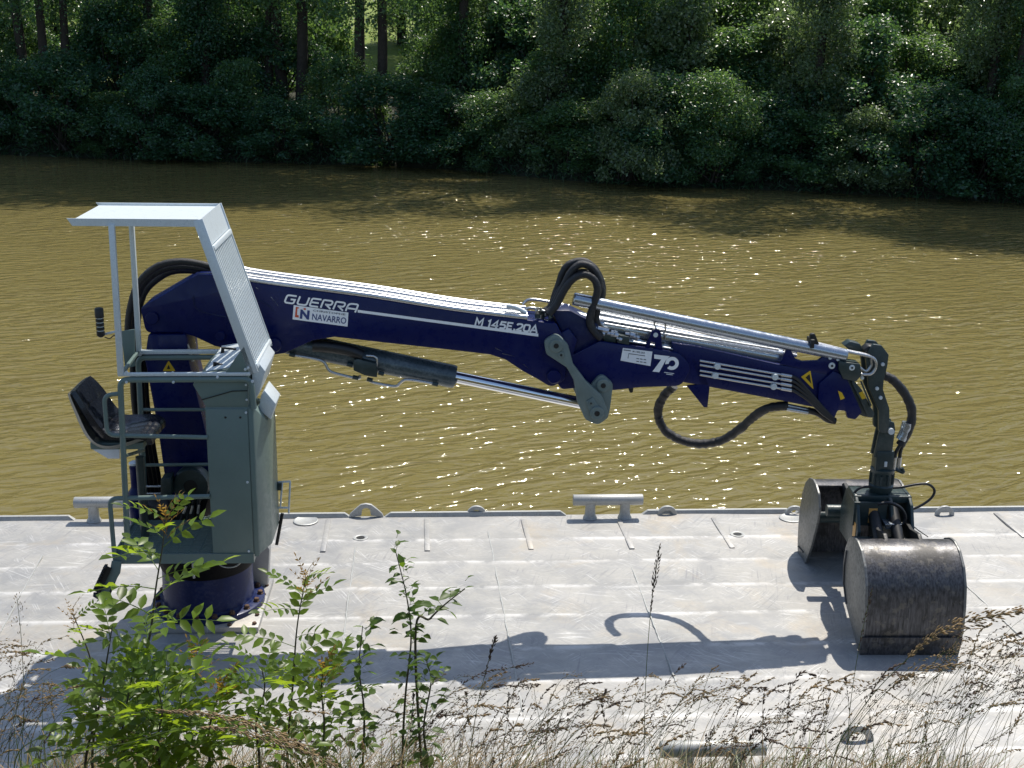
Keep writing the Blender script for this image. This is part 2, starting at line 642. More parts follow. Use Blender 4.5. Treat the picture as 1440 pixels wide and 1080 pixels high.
# ================================================================== FOLIAGE
def leafarray(C, S, nrm_bias, rs, aspect=0.6, fold=0.25):
    """C (n,3) centres, S (n) lengths, nrm_bias (n,3) preferred normals -> verts, tris"""
    n = len(C)
    N = rs.normal(size=(n, 3)) * 0.75 + nrm_bias
    N /= np.linalg.norm(N, axis=1, keepdims=True) + 1e-9
    T = rs.normal(size=(n, 3))
    T -= N * np.sum(T * N, axis=1, keepdims=True)
    T /= np.linalg.norm(T, axis=1, keepdims=True) + 1e-9
    B = np.cross(N, T)
    s = S[:, None]
    v0 = C - T * s * 0.5
    v2 = C + T * s * 0.5
    v1 = C + B * s * aspect * 0.5 + N * s * fold * 0.4 + T * s * 0.05
    v3 = C - B * s * aspect * 0.5 + N * s * fold * 0.4 + T * s * 0.05
    V = np.stack([v0, v1, v2, v3], axis=1).reshape(-1, 3)
    i = np.arange(n)[:, None] * 4
    Fx = np.concatenate([i + np.array([[0, 1, 2]]), i + np.array([[0, 2, 3]])], axis=1).reshape(-1, 3)
    return V, Fx


def blobs_to_leaves(blobs, per_area, leaf, rs, up=0.5):
    Cs, Ss, Ns = [], [], []
    for (c, r, k) in blobs:
        n = int(per_area * r[0] * r[2] * k)
        u = rs.normal(size=(n, 3))
        u /= np.linalg.norm(u, axis=1, keepdims=True)
        rad = rs.random(n) ** 0.42
        # twiggy lumps
        lump = 1 + 0.25 * np.sin(u[:, 0:1] * 5 + c[0] * 3) * np.sin(u[:, 1:2] * 4 + c[1]) + 0.12 * rs.normal(size=(n, 1))
        p = np.array(c) + u * rad[:, None] * np.array(r) * lump
        Cs.append(p)
        Ss.append(leaf * (0.6 + 0.8 * rs.random(n)))
        Ns.append(u * 0.5 + np.array([0, 0, up]))
    return np.concatenate(Cs), np.concatenate(Ss), np.concatenate(Ns)


def shrub_proto(seed, H, W, mat, leaf=0.125, dens=1050, droop=0.3):
    rs = np.random.default_rng(seed)
    root = empty('riverside_shrub')
    blobs = []
    n = int(52 * H * W / 18)
    tips = []
    for k in range(n):
        z = H * (0.06 + 0.94 * rs.random() ** 0.85)
        prof = math.sin(min(1, 0.25 + z / H * 0.85) * math.pi * 0.92) ** 0.6
        a = rs.random() * 2 * math.pi
        rad = W * 0.5 * prof * (0.45 + 0.6 * rs.random())
        c = (math.cos(a) * rad, math.sin(a) * rad * 0.8, z)
        r = 0.32 + 0.42 * rs.random()
        blobs.append((c, (r * 1.15, r, r * (0.75 + 0.3 * rs.random())), 1.0))
        tips.append(c)
    C, S, Nn = blobs_to_leaves(blobs, dens, leaf, rs)
    C[:, 2] = np.maximum(C[:, 2], 0.05 + 0.1 * rs.random(len(C)))
    V, Fx = leafarray(C, S, Nn, rs)
    npmesh('crown', V, Fx, mat, root)
    g = Geo()
    for c in tips[::4]:
        b = Vector((rs.normal() * 0.15, rs.normal() * 0.15, 0))
        e = Vector(c)
        mid = (b * 0.45 + e * 0.55) + Vector((0, 0, 0.25))
        g.tube(smoothpath([b, mid, e], 4), [0.035 * (1 - i / 10) + 0.006 for i in range(9)], 5, False)
    g.build('stem', MT['bark'], root, smooth=60)
    return root


def tree_proto(seed, H, W, base, mat, name='bank_tree', leaf=0.17, dens=230, ivy=True):
    rs = np.random.default_rng(seed)
    root = empty(name)
    g = Geo()
    lean = Vector((rs.normal() * 0.5, rs.normal() * 0.3 - 0.4, 0))
    path = [Vector((0, 0, -0.5)), Vector((lean.x * .15 + rs.normal() * .06, lean.y * .15, H * 0.15)), Vector((lean.x * .4 + rs.normal() * .12, lean.y * .4, H * 0.4)), Vector((lean.x * .8, lean.y * .8, H * 0.7)), Vector((lean.x, lean.y, H * 0.93))]
    sp = smoothpath(path, 5)
    r0 = 0.17 + 0.05 * rs.random()
    g.tube(sp, [r0 * (1 - 0.85 * i / (len(sp) - 1)) for i in range(len(sp))], 8, False)
    blobs = []
    n = 46
    for k in range(n):
        z = base + (H - base) * rs.random() ** 0.9
        f = (z - base) / (H - base)
        prof = math.sin((0.12 + 0.86 * f) * math.pi) ** 0.55
        a = rs.random() * 2 * math.pi
        rad = W * 0.5 * prof * (0.3 + 0.7 * rs.random())
        ax = lean * (z / H)
        c = Vector((ax.x + math.cos(a) * rad, ax.y + math.sin(a) * rad, z))
        r = (0.6 + 0.75 * rs.random()) * (1.0 + 0.35 * f)
        blobs.append((tuple(c), (r * 1.2, r * 1.1, r * 0.8), 1.0))
        if k % 4 == 0:
            st = Vector((lean.x * z / H * .8, lean.y * z / H * .8, max(H * 0.14, z - 0.8 - 0.5 * rad)))
            mid = st.lerp(c, 0.5) + Vector((0, 0, 0.15))
            g.tube(smoothpath([st, mid, c], 4), [0.06 * (1 - i / 9.5) + 0.008 for i in range(9)], 5, False)
    if ivy:
        for k in range(44):
            z = 0.8 + 7.5 * rs.random()
            a = rs.random() * 6.28
            rad = 0.2 + 0.9 * rs.random()
            r = 0.35 + 0.35 * rs.random()
            blobs.append(((lean.x * z / H + math.cos(a) * rad, lean.y * z / H + math.sin(a) * rad, z), (r, r, r), 3.4))
    g.build('trunk', MT['bark'], root, smooth=60)
    C, S, Nn = blobs_to_leaves(blobs, dens, leaf, rs)
    # finer leaves for the low part of the crown, the part that is looked at
    low = C[:, 2] < max(base + 2.0, 6.0)
    Cl = np.repeat(C[low], 2, axis=0) + rs.normal(size=(2 * low.sum(), 3)) * 0.12
    Sl = np.repeat(S[low], 2) * 0.62
    Nl = np.repeat(Nn[low], 2, axis=0)
    C = np.concatenate([C[~low], Cl])
    S = np.concatenate([S[~low], Sl])
    Nn = np.concatenate([Nn[~low], Nl])
    V, Fx = leafarray(C, S, Nn, rs)
    npmesh('crown', V, Fx, mat, root)
    return root


def copy_tree(o, parent=None):
    c = o.copy()
    col.objects.link(c)
    if parent:
        c.parent = parent
    for ch in o.children:
        copy_tree(ch, c)
    return c


used = {}


def place(proto, loc, rz, sc_, label, cat, group):
    o = proto if proto.name not in used else copy_tree(proto)
    used[proto.name] = 1
    o.location = loc
    o.rotation_euler = (0, 0, rz)
    o.scale = sc_ if hasattr(sc_, '__len__') else (sc_, sc_, sc_)
    tag(o, label, cat, group)
    return o


shr = [shrub_proto(21, 4.0, 4.4, MT['leafA']), shrub_proto(22, 4.2, 4.0, MT['leafB']), shrub_proto(23, 3.8, 4.6, MT['leafA']),
       shrub_proto(24, 4.0, 4.2, MT['leafC']), shrub_proto(25, 4.3, 4.0, MT['leafB'], 0.10, 1500)]
SHL = ['dark green shrub overhanging the far waterline', 'mid green bush overhanging the far waterline', 'broad dark shrub leaning over the far water edge',
       'pale silvery leaved bush on the far bank', 'fine leaved green bush on the far bank']
GAPS = [(85, 132), (446, 488), (535, 560)]


def ingap(px, m=18):
    return any(a - m <= px <= b + m for a, b in GAPS)


def xof(px, z=45.0):
    return (px - 720) / F * z


ROWS = [  # name, d range, vertical scale, horizontal scale, step px, base z offset, gap margin, suffix, group
    (-0.2, 1.1, 0.40, 0.72, 0.65, 1.05, 58, None, ' overhanging the far waterline', 'shrubs along the far waterline'),
    (2.6, 3.8, 0.62, 0.92, 0.80, 1.0, 74, 12, ' standing behind the waterline shrubs', 'shrubs on the slope of the far bank'),
    (5.2, 6.6, 0.90, 1.20, 0.90, 1.15, 92, 30, ' filling the thicket between the tree trunks', 'thicket between the trees'),
    (9.0, 11.0, 1.25, 1.60, 1.10, 1.4, 120, 34, ' closing the thicket behind the tree trunks', 'thicket behind the trees')]
KIND = ['dark green shrub', 'mid green bush', 'broad dark shrub', 'pale silvery leaved bush', 'fine leaved green bush']
for rw, (d0, d1, z0_, z1_, h0_, h1_, step, gm, suf, grp) in enumerate(ROWS):
    px = -200.0 + 31 * rw
    i = rw
    while px < 1680:
        gap_here = gm is not None and ingap(px, gm)
        if not gap_here:
            d = random.uniform(d0, d1)
            x = xof(px, 46 if px < 700 else 40)
            k = [0, 2, 1, 4, 3, 1, 3, 2, 4, 0, 1, 3][i % 12] if px > 640 else [0, 2, 1, 0, 4, 2, 0, 1][i % 8]
            sz = random.uniform(z0_, z1_)
            sh_ = random.uniform(h0_, h1_)
            zb_s = (WATER + 0.12 + 0.15 * random.random()) if rw == 0 else bankh(d, x) - 0.15
            place(shr[k], (x, shore(x) + d, zb_s), random.random() * 6.28, (sh_, sh_, sz), KIND[k] + suf, 'shrub', grp)
        px += step * random.uniform(0.85, 1.2)
        i += 1

trp = [tree_proto(31, 20.0, 7.0, 7.5, MT['leafA']), tree_proto(32, 21.0, 6.5, 8.0, MT['leafB']), tree_proto(33, 18.5, 7.0, 7.5, MT['leafC']), tree_proto(34, 19.0, 6.5, 3.1, MT['leafB'], ivy=False)]
TRL = ['tall dark leaved tree on the far bank', 'tall mid green tree on the far bank', 'tall pale leaved tree on the far bank', 'low branched mid green tree on the far bank']
tr_px = [(-330, 0), (-230, 1), (-130, 0), (-30, 1), (80, 3), (104, 3), (138, 3), (235, 1), (320, 0), (394, 3), (418, 3), (441, 3), (526, 3), (548, 3), (650, 1),
         (782, 2), (940, 1), (1090, 2), (1292, 2), (1312, 1), (1440, 1), (1640, 2), (1860, 1)]
for i, (px, k) in enumerate(tr_px):
    d = 1.4 + 2.2 * random.random()
    z = 47 if px < 700 else 42
    x = xof(px, z)
    s = (0.88 + 0.25 * random.random()) * (1.0 if px < 700 else 0.85)
    place(trp[k], (x, shore(x) + d, bankh(d, x)), random.random() * 6.28, (s, s, s), ('slim dark trunked tree standing before the sunlit meadow clearing' if ingap(px) else TRL[k]), 'tree', 'trees at the meadow clearing' if ingap(px) else 'trees on the far bank')
# a looser row of trees far behind on the meadow
for i, px in enumerate(range(-300, 1800, 110)):
    d = 19 + 14 * random.random()
    x = xof(px, 68)
    s = 0.95 + 0.3 * random.random()
    k = i % 3
    place(trp[k], (x, shore(x) + d, bankh(d, x) - 1.2), random.random() * 6.28, (s * 1.3, s * 1.3, s), TRL[k].replace('on the far bank', 'beyond the meadow'), 'tree', 'trees beyond the meadow')
# reeds and trailing weeds at the far water edge
rs = np.random.default_rng(77)
n = 9000
x_ = rs.uniform(-24, 22, n)
C = np.stack([x_, np.array([shore(a) for a in x_]) - 0.1 + 0.5 * rs.random(n), WATER + 0.05 + 0.9 * rs.random(n) ** 1.6], axis=1)
V, Fx = leafarray(C, 0.16 + 0.16 * rs.random(n), np.array([[0, -0.4, 0.1]]), rs, 0.16)
o = npmesh('waterside_weeds', V, Fx, MT['leafA'])
tag(o, 'low green weeds and reeds along the far waterline', 'weeds', kind='stuff')
#==SPLIT==

# ================================================================== BARGE
eA, eB = ground(0, 731), ground(1440, 717)
e = (eB - eA).normalized()
BROOT = ground(720, 724)
brz = math.atan2(e.y, e.x)
barge = empty('barge', BROOT, brz, 'flat grey steel work barge moored along the bank', 'barge')
bex, bey = Vector((e.x, e.y, 0)), Vector((-e.y, e.x, 0))


def B(px, py, z=0.0):
    w = ground(px, py, z) - BROOT
    return Vector((w.dot(bex), w.dot(bey), z))


BEAM = 4.25
BL, BR = -6.6, 7.6
ridges = [B(720, y).y for y in (758, 790, 825, 865, 910, 958, 1010, 1066)]
nx, ny = 240, 170
ux = np.linspace(BL, BR, nx)
vy = np.linspace(-BEAM, 0, ny)
rg = np.zeros(ny)
for r_ in ridges:
    rg = np.maximum(rg, np.exp(-((vy - r_) / 0.022) ** 2))
rsd = np.random.default_rng(3)
ph = rsd.random(40) * 6.28
U, Vv = np.meshgrid(ux, vy, indexing='ij')
Z = np.zeros_like(U)
for k in range(10):
    Z += 0.0016 * np.sin(U * (0.5 + 0.45 * k) + ph[k]) * np.sin(Vv * (1.3 + 0.9 * k) + ph[k + 10])
Z += -0.004 * np.abs(np.sin((Vv - ridges[0]) / 0.49 * math.pi)) + 0.0035 * rg[None, :]
VV = np.stack([U, Vv, Z], axis=2).reshape(-1, 3)
ii = np.arange(nx - 1)[:, None] * ny + np.arange(ny - 1)[None, :]
ii = ii.ravel()
FF = np.stack([ii, ii + ny, ii + ny + 1, ii + 1], axis=1)
deck = npmesh('deck', VV, FF, MT['deck'], barge, smooth=True)
at = deck.data.attributes.new('ridge', 'FLOAT', 'POINT')
at.data.foreach_set('value', np.broadcast_to(rg[None, :], (nx, ny)).ravel().astype(np.float32))
g = Geo()
g.box(((BL + BR) / 2, -BEAM / 2, -0.62), (BR - BL, BEAM, 1.2))
g.build('hull', MT['galvdull'], barge, bevel=0.02)


# edge bars of the coaming, broken at cleats and pad eyes
def edgebar(p0, p1):
    a, b = B(p0, 728).x, B(p1, 728).x
    g = Geo()
    z = 0.035
    g.add([(a, -0.03, 0), (a, 0.012, 0), (a + 0.05, 0.012, z), (a + 0.05, -0.018, z), (b, -0.03, 0), (b, 0.012, 0), (b - 0.05, 0.012, z), (b - 0.05, -0.018, z)],
          [(0, 1, 2, 3), (4, 7, 6, 5), (0, 4, 5, 1), (1, 5, 6, 2), (2, 6, 7, 3), (3, 7, 4, 0)])
    g.build('edge_bar', MT['galvdull'], barge, smooth=0)


for a, b in ((-260, 107), (300, 493), (541, 797), (905, 1120), (1124, 1700)):
    edgebar(a, b)


def cleat(px, py, wpx=101, near=False):
    c = B(px, py)
    ce = empty('cleat', (c.x, c.y, 0), 0, parent=barge)
    L, h, r = 0.60, 0.165, 0.048
    g = Geo()
    g.tube([(-L / 2, 0, h), (-L / 2 + .004, 0, h), (L / 2 - .004, 0, h), (L / 2, 0, h)], [r * .94, r, r, r * .94], 22)
    g.build('cleat_bar', MT['galvdull'], ce)
    for s in (-1, 1):
        g = Geo()
        g.lathe([(0.062, 0), (0.058, .012), (0.047, 0.03), (0.043, 0.08), (0.045, h - 0.02)], 18, (s * 0.15, 0, 0))
        g.build('cleat_post', MT['galvdull'], ce)


cleat(854, 728)
cleat(158, 732)
cleat(1000, 1088)


def ringeye(px, py, r=0.085, tri=False):
    c = B(px, py)
    g = Geo()
    n = 18
    if not tri:
        out = [(r * math.cos(math.pi * k / n), r * math.sin(math.pi * k / n)) for k in range(n + 1)]
        inn = [(r * .55 * math.cos(math.pi * k / n), r * .55 * math.sin(math.pi * k / n)) for k in range(n + 1)]
    else:
        w, h = 0.15, 0.125
        out = [(w, 0), (w * .9, .035), (w * .6, h * .62), (w * .3, h * .93), (0, h), (-w * .3, h * .93), (-w * .6, h * .62), (-w * .9, .035), (-w, 0)]
        inn = [(0.03 * math.cos(math.pi * k / 8) * 1.25, 0.055 + 0.03 * math.sin(math.pi * k / 8)) for k in range(9)]
        inn[0] = (0.04, 0.02)
        inn[-1] = (-0.04, 0.02)
    m = len(out)
    t = 0.014
    vs_ = []
    for y in (-t, t):
        vs_ += [(x, y, z) for x, z in out] + [(x, y, z) for x, z in inn]
    fs = []
    for k in range(m - 1):
        fs.append((k, k + 1, m + k + 1, m + k))
        o2 = 2 * m
        fs.append((o2 + k, o2 + m + k, o2 + m + k + 1, o2 + k + 1))
        fs.append((k, o2 + k, o2 + k + 1, k + 1))
        fs.append((m + k, m + k + 1, o2 + m + k + 1, o2 + m + k))
    g.add([(x + c.x, y + c.y, z) for x, y, z in vs_], fs)
    g.build('pad_eye', MT['galvdull'], barge, bevel=0.004)


ringeye(515, 727, tri=True)
for p in (670, 938, 1117, 1328):
    ringeye(p, 724)
ringeye(1205, 1040, 0.10)
for px, py, r in ((430, 733, 0.105), (1112, 729, 0.10)):
    c = B(px, py)
    g = Geo()
    g.lathe([(r, 0.0), (r, 0.006), (r - 0.008, 0.009), (r - .012, 0.006), (0.001, 0.008)], 32, (c.x, c.y, 0.002))
    g.build('hatch_cover', MT['galvdull'], barge)
for px, py in ((507, 757), (1037, 752)):
    c = B(px, py)
    g = Geo()
    g.lathe([(0.062, 0.0), (0.062, 0.006), (0.048, 0.008), (0.036, 0.004), (0.034, 0.002)], 28, (c.x, c.y, 0.003))
    dr = g.build('drain_ring', MT['galvdull'], barge)
    g = Geo()
    g.lathe([(0.034, 0.0), (0.034, 0.003)], 24, (c.x, c.y, 0.006))
    g.build('drain_hole', MT['black'], dr)
# short transverse straps at the far edge and long transverse weld beads
for x0, y0, x1, y1 in ((462, 731, 454, 776), (600, 730, 601, 775), (736, 731, 747, 773), (871, 733, 889, 772), (1003, 729, 1030, 771), (1400, 722, 1441, 756)):
    a, b = B(x0, y0), B(x1, y1)
    g = Geo()
    g.bar((a.x, a.y, 0.001), (b.x, b.y, 0.001), 0.042, 0.016)
    g.build('deck_strap', MT['deck'], barge, bevel=0.003)
for x0, y0, x1, y1 in ((687, 748, 735, 1000), (885, 790, 955, 970), (500, 770, 478, 930), (1270, 740, 1440, 900), (60, 780, -60, 1000)):
    a, b = B(x0, y0), B(x1, y1)
    g = Geo()
    pts = [Vector((a.x, a.y, 0)).lerp(Vector((b.x, b.y, 0)), k / 40) for k in range(41)]
    g.tube([p + Vector((random.uniform(-.003, .003), 0, -0.002)) for p in pts], [0.007 + random.uniform(-.002, .002) for _ in pts], 6)
    g.build('weld_seam', MT['galvdull'], barge)

# ================================================================== CRANE
P0, P1 = ground(295, 853), ground(1240, 846)
cdv = (P1 - P0).normalized()
crz = math.atan2(cdv.y, cdv.x)
cex, cey = Vector((cdv.x, cdv.y, 0)), Vector((-cdv.y, cdv.x, 0))
crane = empty('loader_crane', P0, crz, 'navy blue hydraulic loader crane with galvanised operator cage bolted to the barge deck', 'crane')


def K(px, py, y=0.0):
    """pixel -> crane-local point on the vertical plane y (negative = towards the bank)"""
    d = ray(px, py)
    base = EYE - P0
    t = (y - base.dot(cey)) / d.dot(cey)
    w = base + d * t
    return Vector((w.dot(cex), y, w.z))


def lens_m(pxlen, px, py, y=0.0):
    return (K(px + pxlen / 2, py, y) - K(px - pxlen / 2, py, y)).length


def slab(pts, y0, y1, name, mat, parent=crane, bevel=0.006, rn=5, holes=None, smooth=35):
    """polygon in photo pixels on plane y0 (near face), extruded back to y1"""
    pts = fillet(pts, rn)
    near = [K(p.x, p.y, y0) for p in pts]
    n = len(near)
    vs_ = near + [Vector((p.x, y1, p.z)) for p in near]
    fs = [tuple(range(n)), tuple(range(2 * n - 1, n - 1, -1))] + [(k, k + n, (k + 1) % n + n, (k + 1) % n) for k in range(n)]
    g = Geo()
    g.add(vs_, fs)
    return g.build(name, mat, parent, bevel=bevel, smooth=smooth, seg=2)


def ktube(pts, y, rpx, name, mat, parent=crane, per=5, n=10, ys_=None, jit=0.0):
    """smooth tube through photo pixels at plane y (or per-point planes ys_)"""
    P = [K(p[0], p[1], (ys_[i] if ys_ else y)) for i, p in enumerate(pts)]
    r = lens_m(2 * rpx, pts[0][0], pts[0][1], y) / 2
    sp = smoothpath(P, per) if len(P) > 2 else P
    rr = [r * (1 + random.uniform(-jit, jit)) for _ in sp]
    if jit:
        sp = [p + Vector((random.uniform(-1, 1), random.uniform(-1, 1), random.uniform(-1, 1))) * r * jit * .6 for p in sp]
    g = Geo()
    g.tube(sp, rr, n)
    return g.build(name, mat, parent, smooth=50)


def boss(px, py, rpx, y0, y1, name, mat, parent, hole=True):
    a, b = K(px, py, y0), K(px, py, y1)
    a = Vector((a.x, y0, a.z))
    b = Vector((a.x, y1, a.z))
    r = lens_m(2 * rpx, px, py, y0) / 2
    g = Geo()
    d = (b - a)
    g.tube([a, a + d * .8, a + d * .98, b], [r, r, r * .93, r * .8], 24)
    o = g.build(name, mat, parent)
    if hole:
        g = Geo()
        g.tube([b, b + d.normalized() * 0.004], [r * .38, r * .36], 18)
        g.build('grease_hole', MT['black'], o)
    return o


# ---- base
pl0 = K(371, 899, 0)
zdeck = 0.0
RT = lens_m(126, 295, 840, 0) / 2          # tube radius
RF = RT * 1.235
g = Geo()
g.box((0, -0.0, 0.022), (RF * 2.06, RF * 2.1, 0.042))
g.build('base_plate', MT['deck'], crane, bevel=0.004)
for k in range(11):
    for s in (0, 1):
        pass
bxs = [(-1, -.95), (-1, -.55), (-1, -.15), (-1, .25), (-1, .65), (1, -.95), (1, -.6), (1, -.2), (1, .25), (1, .65), (.55, -1), (0.9, 1), (-.5, -1), (-.9, 1)]
for i, (a, b) in enumerate(bxs):
    c = Vector((a * RF * .95, b * RF * .98, 0.043))
    g = Geo()
    g.lathe([(0.016, 0), (0.016, 0.012), (0.012, 0.016)], 6, c)
    g.build('anchor_bolt', MT['bolt'], crane, smooth=0)
g = Geo()
g.lathe([(RF, 0.044), (RF, 0.078), (RF - .006, 0.083), (RT + .012, 0.084), (RT + .004, 0.098)], 56)
fl = g.build('flange', MT['navy2'], crane)
for k in range(18):
    a = 2 * math.pi * (k + .3) / 18
    g = Geo()
    c = Vector((math.cos(a) * (RT + RF + .01) / 2, math.sin(a) * (RT + RF + .01) / 2, 0.084))
    g.lathe([(0.024, 0), (0.024, 0.004), (0.019, .005), (0.019, 0.022), (0.014, 0.026)], 6, c)
    g.build('flange_bolt', MT['bolt'], fl, smooth=0)
g = Geo()
g.lathe([(RT + .006, 0.084), (RT, 0.10), (RT * .985, 0.50), (RT * .98, 0.62), (RT * .9, 0.64)], 56)
g.build('pedestal', MT['navy2'], crane)
g = Geo()
g.add([(RT * .45, RT * .75, .044), (RT * 1.2, RT * .75, .044), (RT * 1.28, RT * .75, .34), (RT * 1.0, RT * .75, .5), (RT * .45, RT * .75, .5),
       (RT * .45, RT * 1.05, .044), (RT * 1.2, RT * 1.05, .044), (RT * 1.28, RT * 1.05, .34), (RT * 1.0, RT * 1.05, .5), (RT * .45, RT * 1.05, .5)],
      [(0, 1, 2, 3, 4), (9, 8, 7, 6, 5), (0, 5, 6, 1), (1, 6, 7, 2), (2, 7, 8, 3), (3, 8, 9, 4), (4, 9, 5, 0)])
g.build('stiffener_block', MT['deck'], crane, bevel=0.006)

# slewing housing and column
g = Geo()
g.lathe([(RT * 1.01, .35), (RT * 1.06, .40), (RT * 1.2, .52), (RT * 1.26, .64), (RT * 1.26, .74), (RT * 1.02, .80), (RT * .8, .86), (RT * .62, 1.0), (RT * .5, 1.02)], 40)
g.build('slewing_housing', MT['shadeblack'], crane)
slab([(203, 505), (208, 470), (262, 470), (266, 508), (300, 650), (308, 790), (240, 790), (231, 669), (221, 600)], -0.17, 0.17, 'column', MT['navy'], bevel=0.015)
colm = [o for o in crane.children if o.name.startswith('column')][0]
slab([(237, 507, 1), (247, 522, 1), (228.5, 522, 1)], -0.1735, -0.1715, 'warning_sticker', MT['yellow'], colm, bevel=0)
slab([(237, 513), (239.5, 519), (234.5, 519)], -0.1750, -0.1740, 'warning_mark', MT['black'], colm, bevel=0)
ktube([(263, 484), (271, 508)], -0.15, 2.6, 'column_grease_line', MT['pipe'], colm)

# ---- main boom
YB = -0.155
boom = slab([(197, 433, 8), (278, 386), (300, 386), (360, 398), (520, 419), (640, 438), (758, 452), (782, 455, 8), (799, 486, 10), (795, 535, 13), (775, 545, 13),
             (757, 534), (735, 522), (711, 506, 10), (690, 499), (640, 493), (540, 482), (470, 474, 8), (440, 479, 10), (400, 497), (372, 501, 13), (352, 487), (320, 491), (302, 487),
             (272, 473, 8), (255, 468), (205, 468, 10)], YB, 0.155, 'main_boom', MT['navy'], bevel=0.008)
boss(214, 447, 9, YB - .001, YB - 0.02, 'pin_boss', MT['navy'], boom, False)
boss(386, 485, 10, YB - .001, YB - 0.022, 'pin_boss', MT['navy'], boom, False)
boss(779, 529, 10, YB - .001, YB - 0.022, 'pin_boss', MT['navy'], boom, False)
boss(310, 472, 7, YB - .001, YB - 0.02, 'pin_boss', MT['navy'], boom, False)
# raised doubler plate seam on the rear of the boom
ktube([(272, 416), (274, 430), (284, 438), (318, 446)], YB - .001, 1.0, 'doubler_weld', MT['navy2'], boom)
ktube([(340, 412), (372, 425), (384, 436)], YB - .001, 0.8, 'doubler_weld', MT['navy2'], boom)


# ---- lettering ---------------------------------------------------------
def onface(A, Bp, y):
    """local frame on a face: origin A(px), x axis towards Bp(px)"""
    a, b = K(A[0], A[1], y), K(Bp[0], Bp[1], y)
    ex = (b - a)
    L = ex.length
    ex.normalize()
    ez = Vector((-ex.z, 0, ex.x))
    return a, ex, ez, L


def strokes(glyphs, A, Bp, hpx, y, name, mat, parent, th=0.16, slant=0.3):
    """glyphs: list of (advance, [polyline,...]) in unit cap-height cells; drawn between A and Bp on plane y"""
    a, ex, ez, L = onface(A, Bp, y)
    h = lens_m(hpx, A[0], A[1], y)
    tot = sum(gl[0] for gl in glyphs)
    sx = L / tot
    for_adv = 0.0
    objs = []
    for adv, lines in glyphs:
        g = Geo()
        for ln in lines:
            pts = [Vector((p[0], p[1])) for p in fillet2(ln)]
            pts = [Vector(((for_adv + p.x) * sx + p.y * h * slant, p.y * h)) for p in pts]
            w = th * h / 2
            lft, rgt = [], []
            for i, p in enumerate(pts):
                if i == 0:
                    d = (pts[1] - p).normalized()
                    nrm = Vector((-d.y, d.x))
                    k = 1
                elif i == len(pts) - 1:
                    d = (p - pts[i - 1]).normalized()
                    nrm = Vector((-d.y, d.x))
                    k = 1
                else:
                    d0 = (p - pts[i - 1]).normalized()
                    d1 = (pts[i + 1] - p).normalized()
                    n0 = Vector((-d0.y, d0.x))
                    n1 = Vector((-d1.y, d1.x))
                    nrm = (n0 + n1).normalized()
                    k = min(2.0, 1 / max(0.3, nrm.dot(n0)))
                lft.append(p + nrm * w * k)
                rgt.append(p - nrm * w * k)
            m = len(pts)
            V3 = [a + ex * q.x + ez * q.y for q in lft + rgt]
            V3 = V3 + [v - Vector((0, 0.0012, 0)) for v in V3]
            fs = []
            for i in range(m - 1):
                fs.append((2 * m + i, 2 * m + i + 1, 2 * m + m + i + 1, 2 * m + m + i))
                fs.append((i, i + 1, 2 * m + i + 1, 2 * m + i))
                fs.append((m + i, 2 * m + m + i, 2 * m + m + i + 1, m + i + 1))
            g.add(V3, fs)
        if g.v:
            objs.append(g.build(name, mat, parent, smooth=0))
        for_adv += adv
    return objs


def fillet2(ln):
    """open polyline; points with a third value are rounded"""
    out = []
    for i, p in enumerate(ln):
        r = p[2] if len(p) > 2 else 0
        c = Vector(p[:2])
        if r <= 0 or i in (0, len(ln) - 1):
            out.append(c)
            continue
        a = Vector(ln[i - 1][:2]) - c
        b = Vector(ln[i + 1][:2]) - c
        ta, tb = min(r, a.length * .5), min(r, b.length * .5)
        p0, p1 = c + a.normalized() * ta, c + b.normalized() * tb
        for k in range(5):
            s = k / 4
            out.append(p0 * (1 - s) ** 2 + c * 2 * s * (1 - s) + p1 * s * s)
    return out


def textmesh(txt, A, Bp, hpx, y, name, mat, parent, bold=0.0, slant=0.0):
    cu = bpy.data.curves.new('lettering_curve', 'FONT')
    cu.body = txt
    cu.size = 1.0
    cu.offset = bold
    cu.resolution_u = 3
    cu.shear = slant
    ob = bpy.data.objects.new('lettering_curve', cu)
    col.objects.link(ob)
    dg = bpy.context.evaluated_depsgraph_get()
    me = bpy.data.meshes.new_from_object(ob.evaluated_get(dg))
    vs_ = [v.co.copy() for v in me.vertices]
    fs = [tuple(p.vertices) for p in me.polygons]
    bpy.data.objects.remove(ob)
    bpy.data.curves.remove(cu)
    bpy.data.meshes.remove(me)
    a, ex, ez, L = onface(A, Bp, y)
    h = lens_m(hpx, A[0], A[1], y)
    x0, x1 = min(v.x for v in vs_), max(v.x for v in vs_)
    y0, y1 = 0.0, max(v.y for v in vs_)
    g = Geo()
    g.add([a + ex * ((v.x - x0) / (x1 - x0) * L) + ez * (v.y / y1 * h) for v in vs_], fs)
    return g.build(name, mat, parent, smooth=0)


